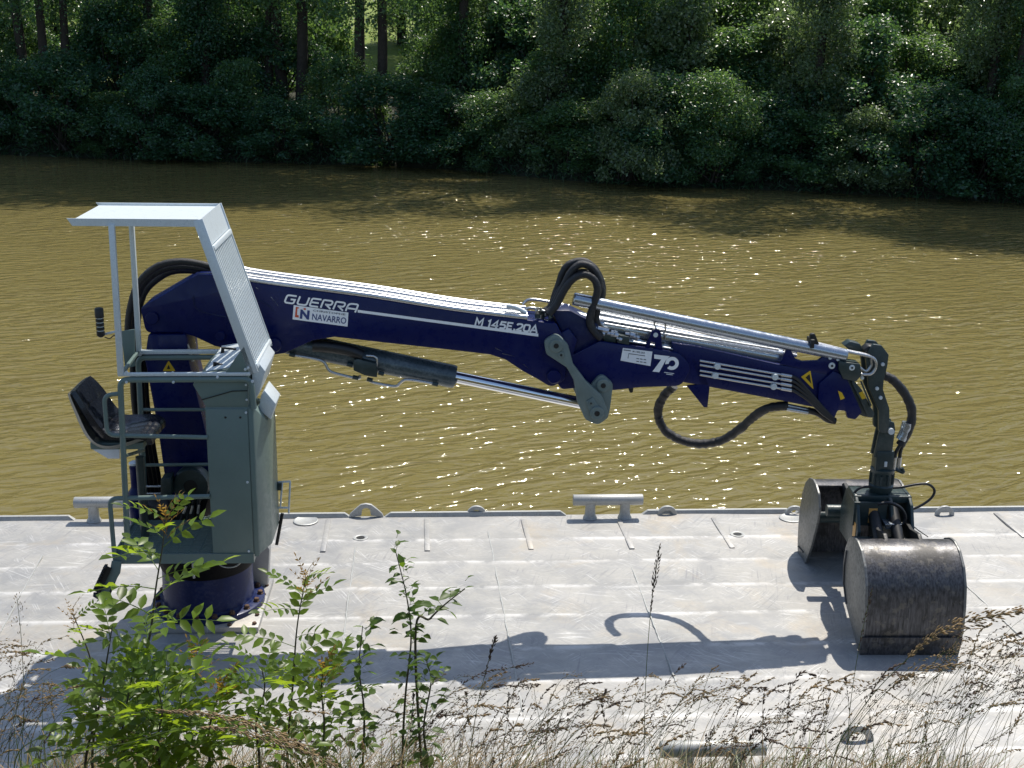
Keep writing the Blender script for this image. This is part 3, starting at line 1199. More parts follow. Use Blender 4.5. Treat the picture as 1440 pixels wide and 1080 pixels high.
YF = YB - 0.0022
r5 = 0.22
gG = (1.05, [[(0.88, 0.95), (0.1, 0.95, r5), (0.1, 0.05, r5), (0.85, 0.05, .15), (0.85, 0.5), (0.5, 0.5)]])
gU = (1.05, [[(0.1, 1.0), (0.1, 0.05, r5), (0.88, 0.05, r5), (0.88, 1.0)]])
gE = (0.95, [[(0.85, 0.95), (0.1, 0.95, .15), (0.1, 0.05, .15), (0.82, 0.05)], [(0.1, 0.5), (0.75, 0.5)]])
gR = (1.05, [[(0.1, 0.0), (0.1, 0.95, .1), (0.88, 0.95, r5), (0.88, 0.45, r5), (0.35, 0.45)], [(0.42, 0.45), (0.92, 0.0)]])
gA = (1.0, [[(0.1, 0.0), (0.1, 0.95, .35), (0.9, 0.95, .15), (0.9, 0.0)], [(0.1, 0.38), (0.9, 0.38)]])
strokes([gG, gU, gE, gR, gR, gA], (398, 425.5), (501, 439.5), 12.5, YF, 'maker_lettering', MT['silver'], boom, 0.20, 0.28)
slab([(503, 435.6), (757, 469.2), (757, 473.4), (503, 439.4)], YF - .0008, YF, 'stripe', MT['silver'], boom, bevel=0)
gM_ = (1.15, [[(0.1, 0), (0.1, 1.0), (0.5, 0.35), (0.9, 1.0), (0.9, 0)]])
g1_ = (0.6, [[(0.08, 0.75), (0.32, 0.93), (0.32, 0)]])
g4_ = (0.95, [[(0.62, 0), (0.62, 0.95), (0.08, 0.28), (0.85, 0.28)]])
g5_ = (0.9, [[(0.8, 0.92), (0.2, 0.92), (0.14, 0.55), (0.72, 0.58, .25), (0.76, 0.08, .28), (0.1, 0.08)]])
gE_ = (0.85, [[(0.75, 0.92), (0.12, 0.92), (0.12, 0.08), (0.75, 0.08)], [(0.12, 0.5), (0.66, 0.5)]])
gd_ = (0.35, [[(0.1, 0.1), (0.3, 0.1)]])
g2_ = (0.9, [[(0.1, 0.72), (0.15, 0.93, .2), (0.78, 0.93, .25), (0.72, 0.5, .2), (0.12, 0.09), (0.8, 0.09)]])
g0_ = (0.95, [[(0.45, 0.93), (0.1, 0.93, .3), (0.1, 0.07, .3), (0.8, 0.07, .3), (0.8, 0.93, .3), (0.42, 0.93)]])
gA_ = (1.0, [[(0.02, 0), (0.45, 0.98), (0.88, 0)], [(0.2, 0.32), (0.7, 0.32)]])
gsp = (0.35, [])
strokes([gM_, gsp, g1_, g4_, g5_, gE_, gd_, g2_, g0_, gA_], (667, 457.5), (756, 468.6), 10.8, YF, 'model_lettering', MT['silver'], boom, 0.24, 0.12)
stk = slab([(413, 429), (490, 439.6), (488.7, 459.3), (411.3, 449)], YF - .0008, YF, 'sticker', MT['white'], boom, bevel=0)
textmesh('NAVARRO', (438.5, 449.5), (486.5, 455.6), 9.2, YF - .0022, 'sticker_lettering', MT['logoblue'], stk, 0.012)
textmesh('CHRISTOPHE', (440, 437.8), (485.5, 443.6), 2.6, YF - .0022, 'sticker_lettering', MT['print'], stk, 0.01)
textmesh('N', (421.5, 447.2), (434.5, 448.8), 12.5, YF - .0026, 'sticker_emblem', MT['logoblue'], stk, 0.05)
slab([(416, 431.6), (420, 432.1), (420, 434), (418.2, 433.8), (417.6, 443), (420, 443.3), (420, 446.6), (414.6, 446)], YF - .0022, YF - .0014, 'sticker_emblem', MT['logored'], stk, bevel=0)
slab([(427, 433.2), (430, 433.6), (430, 436), (427, 435.6)], YF - .0030, YF - .0014, 'sticker_emblem', MT['logored'], stk, bevel=0)

for (xa_, ya_, xb_, yb_, wd_) in ((381, 417, 386, 424, 1.2), (386, 423, 391, 430, .8), (696, 489, 706, 494, .7), (706, 497, 724, 501, .6), (360, 404, 363, 406, 1.0), (736, 512, 744, 519, .7)):
    slab([(xa_, ya_), (xb_, yb_), (xb_ + .6, yb_ + wd_ * .5), (xa_ + .4, ya_ + wd_)], YF - .0004, YF + .0006, 'paint_scrape', MT['steel'], boom, bevel=0)
# ---- pipes on top of the boom
btop = [K(x, y, YB) for x, y in ((322, 390), (360, 398), (520, 419), (640, 438), (742, 450))]
for k in range(7):
    yy = -.138 + k * .046
    g = Geo()
    hz_ = .014 + .010 * (k % 2)
    g.tube(smoothpath([Vector((p.x, yy, p.z + hz_)) for p in btop], 4), .0135 if k % 3 else .019, 10)
    g.build('boom_pipe', MT['pipe'], boom, smooth=60)
for fx in (1, 2, 3):
    p = btop[fx]
    g = Geo()
    g.box((p.x + .1, 0, p.z + .004), (0.025, 0.30, 0.022))
    g.build('pipe_clamp', MT['galvdull'], boom, bevel=0.004)
# pipe bends and fittings at the boom elbow
ktube([(735, 428), (745, 421), (770, 424), (800, 430)], 0.10, 2.0, 'pipe_bend', MT['pipe'], boom)
ktube([(735, 446), (738, 436), (748, 433), (766, 438)], -0.06, 2.0, 'pipe_bend', MT['pipe'], boom)
ktube([(712, 430), (724, 432), (740, 440)], -.12, 3.2, 'pipe_cover', MT['galv'], boom)
for k in range(10):
    x = 756 + (k % 5) * 3.2
    y = 437 + (k // 5) * 6 + (k % 5) * 0.8
    a = K(x, y, -.13 + .05 * (k % 5))
    g = Geo()
    g.lathe([(0.018, -0.02), (0.018, .006), (0.013, .008), (0.013, .022)], 6, a)
    g.build('pipe_fitting', MT['tgreen'] if k % 3 else MT['pipe'], boom, smooth=0)

# ---- folding cylinder under the boom
cylp = lambda x: 530 + (x - 640) * 0.207
A_, B_ = K(392, cylp(392), 0), K(640, cylp(640), 0)
r = lens_m(33, 600, 522, 0) / 2
g = Geo()
d = (B_ - A_)
g.tube([A_, A_ + d * .06, A_ + d * .985, B_, B_], [r * .8, r, r, r * .95, r * .5], 28)
cyb = g.build('cylinder_barrel', MT['barrel'], crane)
C_ = K(822, cylp(822), 0)
g = Geo()
g.cyl(B_ - d * .02, C_, lens_m(16.5, 700, 542, 0) / 2, 24)
g.build('cylinder_rod', MT['chrome'], crane)
rr_ = r + 0.004
slab([(497, 507), (503, 505), (530, 512), (530, 531), (513, 528), (497, 521)], -rr_ - .05, -rr_ + .03, 'valve_block', MT['tgreen'], cyb, bevel=0.004)
ktube([(410, 499), (440, 504), (455, 509), (462, 520), (472, 525), (503, 532), (506, 528)], -r, 2.0, 'hydraulic_pipe', MT['pipe'], cyb)
ktube([(516, 533), (526, 538), (555, 543), (563, 538), (570, 534), (585, 535), (613, 540)], -r, 2.0, 'hydraulic_pipe', MT['pipe'], cyb)
for fx, fy in ((411, 499), (500, 531), (520, 534), (612, 540), (492, 513), (536, 525)):
    ktube([(fx - 4, fy - 1), (fx + 4, fy + 1)], -r - .005, 3.2, 'pipe_fitting', MT['tgreen'], cyb, n=8)
ktube([(440, 486), (465, 488), (492, 493), (510, 500)], -r - .01, 8.5, 'rubber_hose', MT['rubber'], cyb)
ktube([(515, 500), (526, 501), (530, 506), (529, 516)], -r - .03, 1.8, 'hydraulic_pipe', MT['pipe'], cyb)

# ---- knuckle links
YL = -0.20
lk = slab([(781 - 16, 480, 9), (783, 468.5, 12), (799, 485, 10), (806, 512), (824, 536, 20), (846, 556), (857, 583, 12), (841, 599, 14), (823, 590, 10), (812, 566), (807, 535), (797, 517), (768, 498, 8)],
          YL - .02, YL + .03, 'link_arm', MT['greenlight'], bevel=0.006, rn=7)
boss(782, 486, 9.5, YL - .0205, YL - .032, 'pin_boss', MT['greenlight'], lk)
boss(789, 499, 4.5, YL - .0205, YL - .028, 'pin_boss', MT['greenlight'], lk)
boss(839.5, 581, 10, YL - .0285, YL - .040, 'pin_boss', MT['greenlight'], lk)
slab([(824, 565), (834, 559), (846, 577), (846, 589, 4), (832, 590, 4)], YL - .028, YL - .0206, 'keeper_plate', MT['greenlight'], lk, bevel=0.002)
boss(831, 567, 3.4, YL - .0285, YL - .034, 'pin_boss', MT['greenlight'], lk)
l2 = slab([(832, 540, 10), (846, 524.5, 12), (862.5, 540, 10), (858, 575), (855, 588, 8), (840, 599, 10), (826, 588), (828, 560)], YL + .032, YL + .075, 'link_plate', MT['greenlight'], bevel=0.006, rn=7)
boss(848, 541.5, 9.5, YL + .0315, YL + .015, 'pin_boss', MT['greenlight'], l2)
# matching far-side links
for src in (lk, l2):
    c = src.copy()
    col.objects.link(c)
    c.parent = crane
    c.scale = (1, -1, 1)

# ---- knuckle boom (outer box)
YN = -0.135
kb = slab([(770, 520), (786, 470), (800, 462), (812, 478), (806, 499), (843, 480, 5), (862, 483), (925, 491), (956, 497, 16), (974, 516, 18), (958, 543, 16), (900, 545), (864, 549), (812, 546), (790, 548, 8)],
          YN, 0.135, 'knuckle_boom', MT['navy'], bevel=0.008)
slab([(775, 436), (800, 436), (842, 456), (850, 480), (843, 480), (806, 499), (790, 470)], YN + .03, 0.12, 'knuckle_saddle', MT['navy2'], kb, bevel=0.02)
YK = YN - .0022
slab([(905, 493), (917, 466, 3), (921, 463, 4), (929, 464, 4), (932, 495), (923, 495), (921, 482, 4), (915, 480, 4), (913, 494)], YN + .01, YN + .035, 'lifting_lug', MT['navy'], kb, bevel=0.002)
boss(922, 471, 3.4, YN + .0098, YN + .0075, 'lug_hole', MT['galv'], kb, False)
ktube([(935, 478), (935.5, 455), (933, 453), (922, 452), (920, 456), (923, 462)], YN + .06, 1.3, 'wire_hook', MT['pipe'], kb)
pl = slab([(876, 489.3), (917.5, 494.5), (914.6, 514.8), (872.6, 507)], YK - .001, YK, 'data_plate', MT['white'], kb, bevel=0)
textmesh('M 145E.20A', (889.5, 495.2), (907, 497.6), 2.5, YK - .002, 'plate_lettering', MT['print'], pl, 0.02)
slab([(884, 496.8), (907, 500), (907, 501), (884.5, 497.8), (883.6, 504), (882.6, 504)], YK - .0022, YK - .0014, 'plate_diagram', MT['print'], pl, bevel=0)
for rr0 in range(2):
    for c0 in range(3):
        x, y = 895 + c0 * 5, 503.5 + rr0 * 4 + c0 * .7
        slab([(x, y), (x + 3.6, y + .5), (x + 3.6, y + 1.7), (x, y + 1.2)], YK - .0022, YK - .0014, 'plate_print', MT['print'], pl, bevel=0)
slab([(877, 491.5), (887, 492.8), (887, 494), (877, 492.7)], YK - .0022, YK - .0014, 'plate_print', MT['print'], pl, bevel=0)
# the "70" emblem
slab([(920, 498.5), (942, 501), (936, 507), (927, 523.5), (917.5, 522.5), (930, 505.5), (920, 504.3)], YK - .001, YK, 'emblem_numeral', MT['silver'], kb, bevel=0)
g = Geo()
a, ex, ez, _ = onface((945, 511), (960, 513), YK)
ro, ri = lens_m(19, 945, 511, YK) / 2, lens_m(9, 945, 511, YK) / 2
vs_, fs = [], []
for k in range(29):
    an = -2.2 + 5.6 * k / 28
    for q in (ro, ri):
        for t in (0, -.001):
            vs_.append(a + ex * math.cos(an) * q + ez * math.sin(an) * q + Vector((0, t, 0)))
for k in range(28):
    o_ = k * 4
    fs += [(o_ + 1, o_ + 5, o_ + 7, o_ + 3), (o_, o_ + 4, o_ + 5, o_ + 1), (o_ + 2, o_ + 3, o_ + 7, o_ + 6)]
g.add(vs_, fs)
g.build('emblem_numeral', MT['silver'], kb, smooth=0)
textmesh('ANNIVERSARY', (934, 524), (949, 526), 1.6, YK - .001, 'emblem_lettering', MT['silver'], kb, 0.0) if False else None
for q in range(2):
    slab([(934 + q * 3, 523.2 + q * 2.4), (948 - q * 2, 525 + q * 1.8), (948 - q * 2, 525.8 + q * 1.8), (934 + q * 3, 524 + q * 2.4)], YK - .001, YK, 'emblem_caption', MT['silver'], kb, bevel=0)
slab([(972, 505), (975, 503), (992, 530), (998, 545), (995, 573), (990, 573), (966, 543), (985, 541)], YN + .02, YN + .05, 'end_bracket', MT['navy'], kb, bevel=0.003)
slab([(884, 546), (891, 545), (890, 552, 2), (886, 553, 2)], -0.05, 0.0, 'stop_lug', MT['black'], kb, bevel=0.002)

# ---- telescopic section
YT = -0.115
ts = slab([(945, 482), (978, 487), (1098, 513), (1140, 520), (1172, 527), (1180, 560), (1168, 588, 5), (1150, 574), (1090, 562), (990, 543), (950, 536)], YT, 0.115, 'telescopic_section', MT['navy'], bevel=0.01)
for k, (ya, yb) in enumerate(((507, 528), (513, 534), (521, 541), (527, 547.5))):
    ktube([(984, ya), (1106, yb)], YT - .014, 1.7, 'side_pipe', MT['pipe'], ts, n=8)
    ktube([(1098, yb - 1.4), (1113, yb + 1.2)], YT - .016, 2.7, 'hose_coupling', MT['pipe'], ts, n=8)
for cx, cy in ((1008, 514), (1005, 527), (1089, 529), (1087, 542.5)):
    boss(cx, cy, 4.6, YT, YT - .03, 'pipe_clamp', MT['galv'], ts, False)
for k in range(4):
    y0 = 529 + k * 6.2
    ktube([(1113, y0), (1122, y0 + 5), (1138, y0 + 22 - k * 2), (1156, 572 + k * 3), (1172, 589 + k)], YT - .018, 2.4, 'rubber_hose', MT['rubber'], ts)
slab([(1139.7, 521, .8), (1126.5, 530, .8), (1144.2, 548, .8)], YT - .0032, YT - .001, 'warning_sticker', MT['yellow'], ts, bevel=0)
slab([(1138.5, 526), (1133, 531), (1141, 540)], YT - .0045, YT - .0036, 'warning_mark', MT['black'], ts, bevel=0)
slab([(1097, 512), (1107, 490, 3), (1111, 489, 3), (1118, 504, 5), (1128, 508), (1150, 507), (1160, 500), (1180, 502), (1184, 520), (1178, 529), (1140, 522)], YT - .004, YT + .02, 'fin_bracket', MT['navy'], ts, bevel=0.003)
boss(1169.5, 514, 4.6, YT - .0045, YT - .014, 'pin_boss', MT['galv'], ts)
for bx_, by_ in ((1167, 503), (1178, 505)):
    boss(bx_, by_, 2.4, YT - .0045, YT - .016, 'bolt_head', MT['galv'], ts, False)
# outer telescopic end plates
ep = slab([(1172, 522), (1190, 530), (1212, 580), (1203, 590, 5), (1192, 588), (1190, 578, 5), (1178, 577, 4), (1172, 592, 4), (1160, 584), (1150, 570), (1152, 540)], YT - .02, YT + .02, 'end_plate', MT['navy'], ts, bevel=0.003)
c = ep.copy()
col.objects.link(c)
c.scale = (1, -1, 1)
slab([(1178.5, 549.5), (1184, 552), (1188, 560), (1182, 562.5)], YT - .0225, YT - .0205, 'yellow_label', MT['yellow'], ep, bevel=0)
it = slab([(1170, 530), (1200, 534), (1212, 548), (1230, 582), (1228, 588, 4), (1215, 586), (1195, 578), (1175, 566)], YT + .02, 0.095, 'inner_telescope', MT['tgreen'], crane, bevel=0.006)
slab([(1197, 537), (1199, 536), (1224, 585), (1221, 587)], YT + .005, YT + .02, 'edge_rib', MT['tgreen'], it, bevel=0.001)
slab([(1210, 537), (1212, 536), (1226, 570), (1224, 572)], YT + .008, YT + .02, 'edge_rib', MT['tgreen'], it, bevel=0.001)
slab([(1206, 553), (1213, 550.5), (1217.5, 560), (1210, 562.5)], YT + .0175, YT + .0195, 'yellow_label', MT['yellow'], it, bevel=0)

# cylinders above the telescope
def cyl_px(x0, y0, x1, y1, yy, rpx, name, mat, parent=crane, n=24):
    g = Geo()
    a, b = K(x0, y0, yy), K(x1, y1, yy)
    r = lens_m(2 * rpx, x0, y0, yy) / 2
    d = b - a
    g.tube([a, a + d * .004, a + d * .996, b], [r * .85, r, r, r * .85], n)
    return g.build(name, mat, parent)


tc = cyl_px(806, 420, 1190, 500, -0.10, 9.2, 'telescope_cylinder', MT['steel'])
ktube([(830, 434), (960, 461), (1120, 495)], 0.06, 3.0, 'hydraulic_pipe', MT['pipe'], tc)
ktube([(835, 439), (960, 466), (1120, 500)], 0.03, 2.4, 'hydraulic_pipe', MT['pipe'], tc)
ktube([(832, 430), (960, 457), (1120, 489)], 0.10, 2.4, 'hydraulic_pipe', MT['pipe'], tc)
tc2 = cyl_px(790, 446, 1098, 503, 0.0, 12.5, 'telescope_cylinder', MT['steel'])
ktube([(850, 455), (960, 474), (1095, 497)], -0.09, 1.4, 'hydraulic_pipe', MT['pipe'], tc2)
ktube([(850, 450), (960, 469), (1095, 492)], -0.05, 1.5, 'hydraulic_pipe', MT['pipe'], tc2)
# valve bank and fittings on the knuckle top
rr2 = random.Random(4)
for k in range(26):
    f = rr2.random()
    x = 838 + f * 105
    y = 466 + f * 17 + rr2.uniform(-5, 7)
    a = K(x, y, rr2.uniform(-.125, -.02))
    g = Geo()
    s = rr2.uniform(.7, 1.3)
    g.tube([a + Vector((-.022 * s, 0, .004)), a + Vector((0.0, 0, 0)), a + Vector((.004 * s, 0, -.001)), a + Vector((.03 * s, 0, -.008))], [.011 * s, .011 * s, .017 * s, .015 * s], 6)
    g.build('valve_fitting', MT['pipe'] if rr2.random() < .65 else MT['tgreen'], kb, smooth=0)
slab([(838, 462), (850, 462), (866, 474), (866, 482), (850, 480)], -.11, -.04, 'valve_block', MT['tgreen'], kb, bevel=.004)
slab([(868, 470), (885, 474), (885, 486), (868, 482)], -.125, -.05, 'valve_block', MT['tgreen'], kb, bevel=.004)
for yy, o_ in ((-.10, 0), (-.06, -3), (-.02, -5)):
    ktube([(880, 479 + o_), (930, 488 + o_), (972, 497 + o_), (984, 508 + o_)], yy, 1.8, 'hydraulic_pipe', MT['pipe'], kb)

# ---- boom head
hd = slab([(1228, 484, 3), (1240, 486), (1250, 499, 2), (1248, 515), (1243, 535), (1242, 548), (1251, 575), (1251, 596), (1248, 610, 5), (1236, 608, 5), (1236, 578), (1222, 545), (1218, 505)], -0.075, -0.045, 'boom_head', MT['tgreen'], crane, bevel=0.004)
c = hd.copy()
col.objects.link(c)
c.scale = (1, -1, 1)
slab([(1180, 508), (1210, 512), (1212, 528), (1204, 537), (1186, 533), (1180, 520)], -0.15, -0.03, 'valve_block', MT['tgreen'], crane, bevel=0.006)
boss(1198, 517, 4, -.151, -.156, 'block_plug', MT['galv'], hd, True)
slab([(1187, 486), (1196, 480), (1210, 484), (1214, 494), (1200, 497)], -.02, .06, 'valve_block', MT['tgreen'], crane, bevel=0.006)
slab([(1214, 492), (1222, 486), (1238, 488), (1246, 498), (1242, 512), (1222, 515)], -.04, .05, 'head_block', MT['black'], crane, bevel=0.012)
for q, (o1, o2) in enumerate(((0, 0), (-6, -4))):
    ktube([(1150, 484 + o2 * .3), (1190, 494 + o2 * .3), (1222, 501 + o2 * .2), (1231 + o1, 507), (1231 + o1, 518 + o2), (1224 + o1, 526 + o2), (1210 + o1 * .2, 526 + o2 * 2.4)], -.105 + .02 * q, 2.1, 'hydraulic_pipe', MT['pipe'], hd)
for fx, fy in ((1209, 524), (1212, 531), (1233, 546), (1238, 559), (1241, 512)):
    boss(fx, fy, 2.6, -.077, -.09, 'bolt_head', MT['galv'], hd, False)
slab([(1138, 484), (1140, 470, 3), (1146, 469, 3), (1152, 484)], -0.12, -.09, 'guide_tab', MT['black'], tc, bevel=.002)
slab([(1141, 478), (1146, 478), (1145, 490), (1140, 490)], -0.155, -.04, 'cylinder_strap', MT['black'], tc, bevel=.002)

# ---- hoses
def hosebundle(paths, yy, rpx, name, mat, parent=crane, jit=0.05, ys_=None):
    for i, p in enumerate(paths):
        ktube(p, yy[i], rpx, name, mat, parent, 9, 12, None if ys_ is None else ys_[i], jit)


hosebundle([[(766, 438), (775, 430), (783, 408), (793, 380), (806, 369), (822, 368), (836, 378), (845, 395), (847, 412), (842, 432), (836, 447), (846, 466)],
            [(769, 440), (778, 432), (789, 410), (802, 384), (815, 372), (828, 374), (839, 385), (843, 400), (838, 420), (832, 440), (832, 458), (846, 472)],
            [(772, 442), (783, 428), (796, 404), (809, 390), (824, 386), (836, 394), (840, 408), (835, 428), (829, 447), (832, 462), (845, 476)],
            [(770, 441), (779, 424), (792, 402), (806, 387), (822, 383), (838, 390), (846, 408), (842, 430), (838, 444), (840, 456), (850, 468)]],
           (-.04, -.10, -.13, -.07), 5.2, 'hose_loop', MT['sleeve'])
hosebundle([[(948, 543), (934, 556), (926, 574), (928, 594), (942, 611), (965, 621), (990, 624), (1015, 619), (1038, 605), (1060, 586), (1080, 574), (1108, 570)]], (0.16,), 6.2, 'hanging_hose', MT['sleeve'], jit=.10,
           ys_=[[.22, .28, .33, .35, .34, .32, .28, .22, .14, .05, -.03, -.06]])
for q in range(2):
    ktube([(1106, 570 + q * 5), (1136, 576 + q * 4)], -.06 - .02 * q, 3.0, 'hose_coupling', MT['pipe'], ts, n=8)
ktube([(1136, 577), (1150, 581), (1164, 590), (1175, 592)], -.07, 4.6, 'rubber_hose', MT['rubber'], ts)
hosebundle([[(182, 500), (180, 460), (184, 430), (193, 402), (208, 384), (228, 372), (255, 368), (285, 372), (320, 382)],
            [(188, 500), (186, 460), (190, 428), (200, 402), (216, 386), (236, 377), (262, 375), (290, 379), (320, 386)],
            [(194, 500), (193, 460), (196, 432), (205, 408), (222, 392), (240, 382), (265, 380), (290, 383), (320, 388)]],
           (-.10, -.02, .08), 5.0, 'boom_hose', MT['sleeve'], jit=.04)
for q in range(4):
    ktube([(186 + q * 6, 495), (188 + q * 6, 560), (196 + q * 6, 620), (206 + q * 6, 680), (214 + q * 6, 740)], -.10 + .05 * q, 4.2, 'column_hose', MT['rubber'], crane)

# dark machinery inside the cage: motor, tank disc, filter, valve
vb = slab([(226, 674), (240, 672), (241, 698), (226, 697)], -.42, -.30, 'valve_block', MT['tgreen'], crane, bevel=.004)
boss(272, 677, 26, -.24, -.34, 'hose_reel_disc', MT['tgreen'], crane, True)
ktube([(203, 684), (226, 684)], -.36, 1.6, 'hydraulic_pipe', MT['pipe'], vb)
ktube([(203, 694), (226, 694)], -.36, 1.6, 'hydraulic_pipe', MT['pipe'], vb)
a = K(190, 668, -.3)
g = Geo()
g.lathe([(.045, -.42), (.055, -.40), (.055, -.12), (.04, -.10), (.032, -.08), (.034, .04), (.036, .06), (.03, .075)], 18, a)
mo = g.build('slewing_motor', MT['navy'], crane)
g = Geo()
g.lathe([(.036, .077), (.036, .09), (.02, .1)], 18, a)
g.build('motor_cap', MT['galv'], mo)
g = Geo()
a = K(232, 725, -.3)
g.box((a.x, -.22, a.z), (.30, .26, .16))
g.build('manifold', MT['black'], crane, bevel=.01)
for q in range(6):
    ktube([(240 + q * 8, 700), (244 + q * 8 + 6 * math.sin(q), 722), (238 + q * 9, 745)], -.36, 2.6, 'rubber_hose', MT['rubber'], crane)
for q in range(3):
    ktube([(262 + q * 9, 712 - q), (258 + q * 10, 722)], -.40, 1.8, 'hose_coupling', MT['pipe'], crane, n=6)

# ================================================================== CAGE
YNr, YFr = -0.95, -0.30
def S(px, py, y):
    return K(px, py, y)


def kbar(p, q, y, wpx, name, mat, dep=None, y2=None, parent=crane, bevel=.003):
    a, b = K(p[0], p[1], y), K(q[0], q[1], y if y2 is None else y2)
    w = lens_m(wpx, p[0], p[1], y)
    g = Geo()
    dd = (b - a).normalized()
    ax = Vector((0, 1, 0))
    if abs(dd.dot(ax)) > .9:
        ax = Vector((0, 0, 1))
    x = dd.cross(ax).normalized()
    yv = x.cross(dd)
    m = Matrix((x, dd, yv)).transposed()
    g.box((a + b) / 2, (w, (b - a).length, dep or w), m)
    return g.build(name, mat, parent, bevel=bevel)


# roof: shallow tray with raised side angles, then the folded visor
n0, n1 = K(99, 311, YNr), K(283, 312, YNr)
f0, f1 = K(131, 291, YFr), K(301, 290.5, YFr)
zr = (n0.z + n1.z) / 2
zf = (f0.z + f1.z) / 2
xl, xr_ = (n0.x + f0.x) / 2, (n1.x + f1.x) / 2
vn = K(296, 345, YNr)      # lower edge of the visor sheet
roof = empty('cage_roof', (0, 0, 0), 0, parent=crane)
g = Geo()
t = .004
tx = [(xl + .0, zr), (xr_, zr)]
g.add([(xl + .02, YNr + .01, zr), (xr_, YNr + .01, zr), (xr_, YFr - .01, zr), (xl + .02, YFr - .01, zr),
       (xl + .02, YNr + .01, zr - t), (xr_, YNr + .01, zr - t), (xr_, YFr - .01, zr - t), (xl + .02, YFr - .01, zr - t)],
      [(0, 1, 2, 3), (7, 6, 5, 4), (0, 4, 5, 1), (1, 5, 6, 2), (2, 6, 7, 3), (3, 7, 4, 0)])
g.build('roof_sheet', MT['galv'], roof, smooth=0)
for yy in (YNr, YFr):
    g = Geo()
    a, b = Vector((xl, yy, zr)), Vector((xr_ + .005, yy, zr))
    s_ = .012 if yy == YNr else -.012
    g.add([(a.x, yy - .004, zr + .016), (b.x, yy - .004, zr + .016), (b.x, yy - .004, zr - .028), (a.x + .03, yy - .004, zr - .028),
           (a.x, yy + .004, zr + .016), (b.x, yy + .004, zr + .016), (b.x, yy + .004, zr - .028), (a.x + .03, yy + .004, zr - .028)],
          [(0, 3, 2, 1), (4, 5, 6, 7), (0, 1, 5, 4), (1, 2, 6, 5), (2, 3, 7, 6), (3, 0, 4, 7)])
    g.build('roof_rail', MT['galv'], roof, smooth=0)
# slanted front frame
fb_n0 = Vector((xr_, YNr, zr + .012))
fb_n1 = K(357, 525, YNr)
sl = (fb_n1 - fb_n0)
fb_f0 = Vector((xr_, YFr, zr + .012))
fb_f1 = fb_f0 + sl
wbar = .058
def slbar(a, b, name, w=wbar, d=.012, parent=None):
    g = Geo()
    dd = (b - a).normalized()
    x = Vector((0, 1, 0)).cross(dd).normalized()
    m = Matrix((x, dd, x.cross(dd))).transposed()
    g.box((a + b) / 2, (w, (b - a).length, d), m)
    return g.build(name, MT['galv'], parent or crane, bevel=.002)


slbar(fb_n0, fb_n1, 'cage_front_upright')
slbar(fb_f0, fb_f1, 'cage_front_upright')
grille = empty('cage_grille', (0, 0, 0), 0, parent=crane)
nrm_s = Vector((0, 1, 0)).cross(sl.normalized()).normalized()
def spt(f, yy, off=0.0):
    return Vector((xr_, yy, zr + .012)) + sl * f + nrm_s * off
off = .02 if nrm_s.x > 0 else -.02
g = Geo()
g.add([spt(0.0, YNr + .008, off), spt(.17, YNr + .008, off), spt(.17, YFr - .008, off), spt(0.0, YFr - .008, off),
       spt(0.0, YNr + .008, off * .8), spt(.17, YNr + .008, off * .8), spt(.17, YFr - .008, off * .8), spt(0.0, YFr - .008, off * .8)],
      [(0, 1, 2, 3), (7, 6, 5, 4), (0, 4, 5, 1), (1, 5, 6, 2), (2, 6, 7, 3), (3, 7, 4, 0)])
g.build('visor_sheet', MT['galv'], grille, smooth=0)
for f in (.19, .965):
    g = Geo()
    g.bar(spt(f, YNr + .01, off), spt(f, YFr - .01, off), .03, .03, up=sl.normalized())
    g.build('grille_rail', MT['galv'], grille, bevel=.003)
nb_ = 13
for k in range(nb_):
    yy = YNr + .03 + (YFr - YNr - .06) * (k + .5) / nb_
    g = Geo()
    g.bar(spt(.19, yy, off * .9), spt(.965, yy, off * .9), .016, .022, up=Vector((0, 1, 0)))
    g.build('grille_bar', MT['galv'], grille, bevel=0)
# rear posts
kbar((157, 315), (170, 527), YNr, 8.2, 'cage_post', MT['galv'])
kbar((185, 315), (196, 500), YFr, 7.0, 'cage_post', MT['galv'])
kbar((166, 526.5), (352, 525.5), YNr, 5, 'cage_beam', MT['galv'])
kbar((192, 495), (345, 494), YFr, 6, 'cage_beam', MT['galv'])
kbar((170, 527), (194, 495), YNr, 5, 'cage_beam', MT['green'], y2=YFr)
slab([(343, 487), (357, 526), (316, 526), (330, 505)], YNr - .006, YNr + .006, 'gusset_plate', MT['green'], bevel=.001)


def rail(pts, y, name='cage_rail', rpx=3.6, ys_=None, mat='green', per=4):
    P = [K(p[0], p[1], y if ys_ is None else ys_[i]) for i, p in enumerate(pts)]
    # round the corners
    out = [P[0]]
    for i in range(1, len(P) - 1):
        a, b, c = P[i - 1], P[i], P[i + 1]
        t_ = min(.05, (a - b).length * .45, (c - b).length * .45)
        p0, p1 = b + (a - b).normalized() * t_, b + (c - b).normalized() * t_
        for k in range(6):
            s_ = k / 5
            out.append(p0 * (1 - s_) ** 2 + b * 2 * s_ * (1 - s_) + p1 * s_ * s_)
    out.append(P[-1])
    r = lens_m(2 * rpx, pts[0][0], pts[0][1], y) / 2
    g = Geo()
    g.tube(out, r, 12)
    return g.build(name, MT[mat], crane, smooth=60)


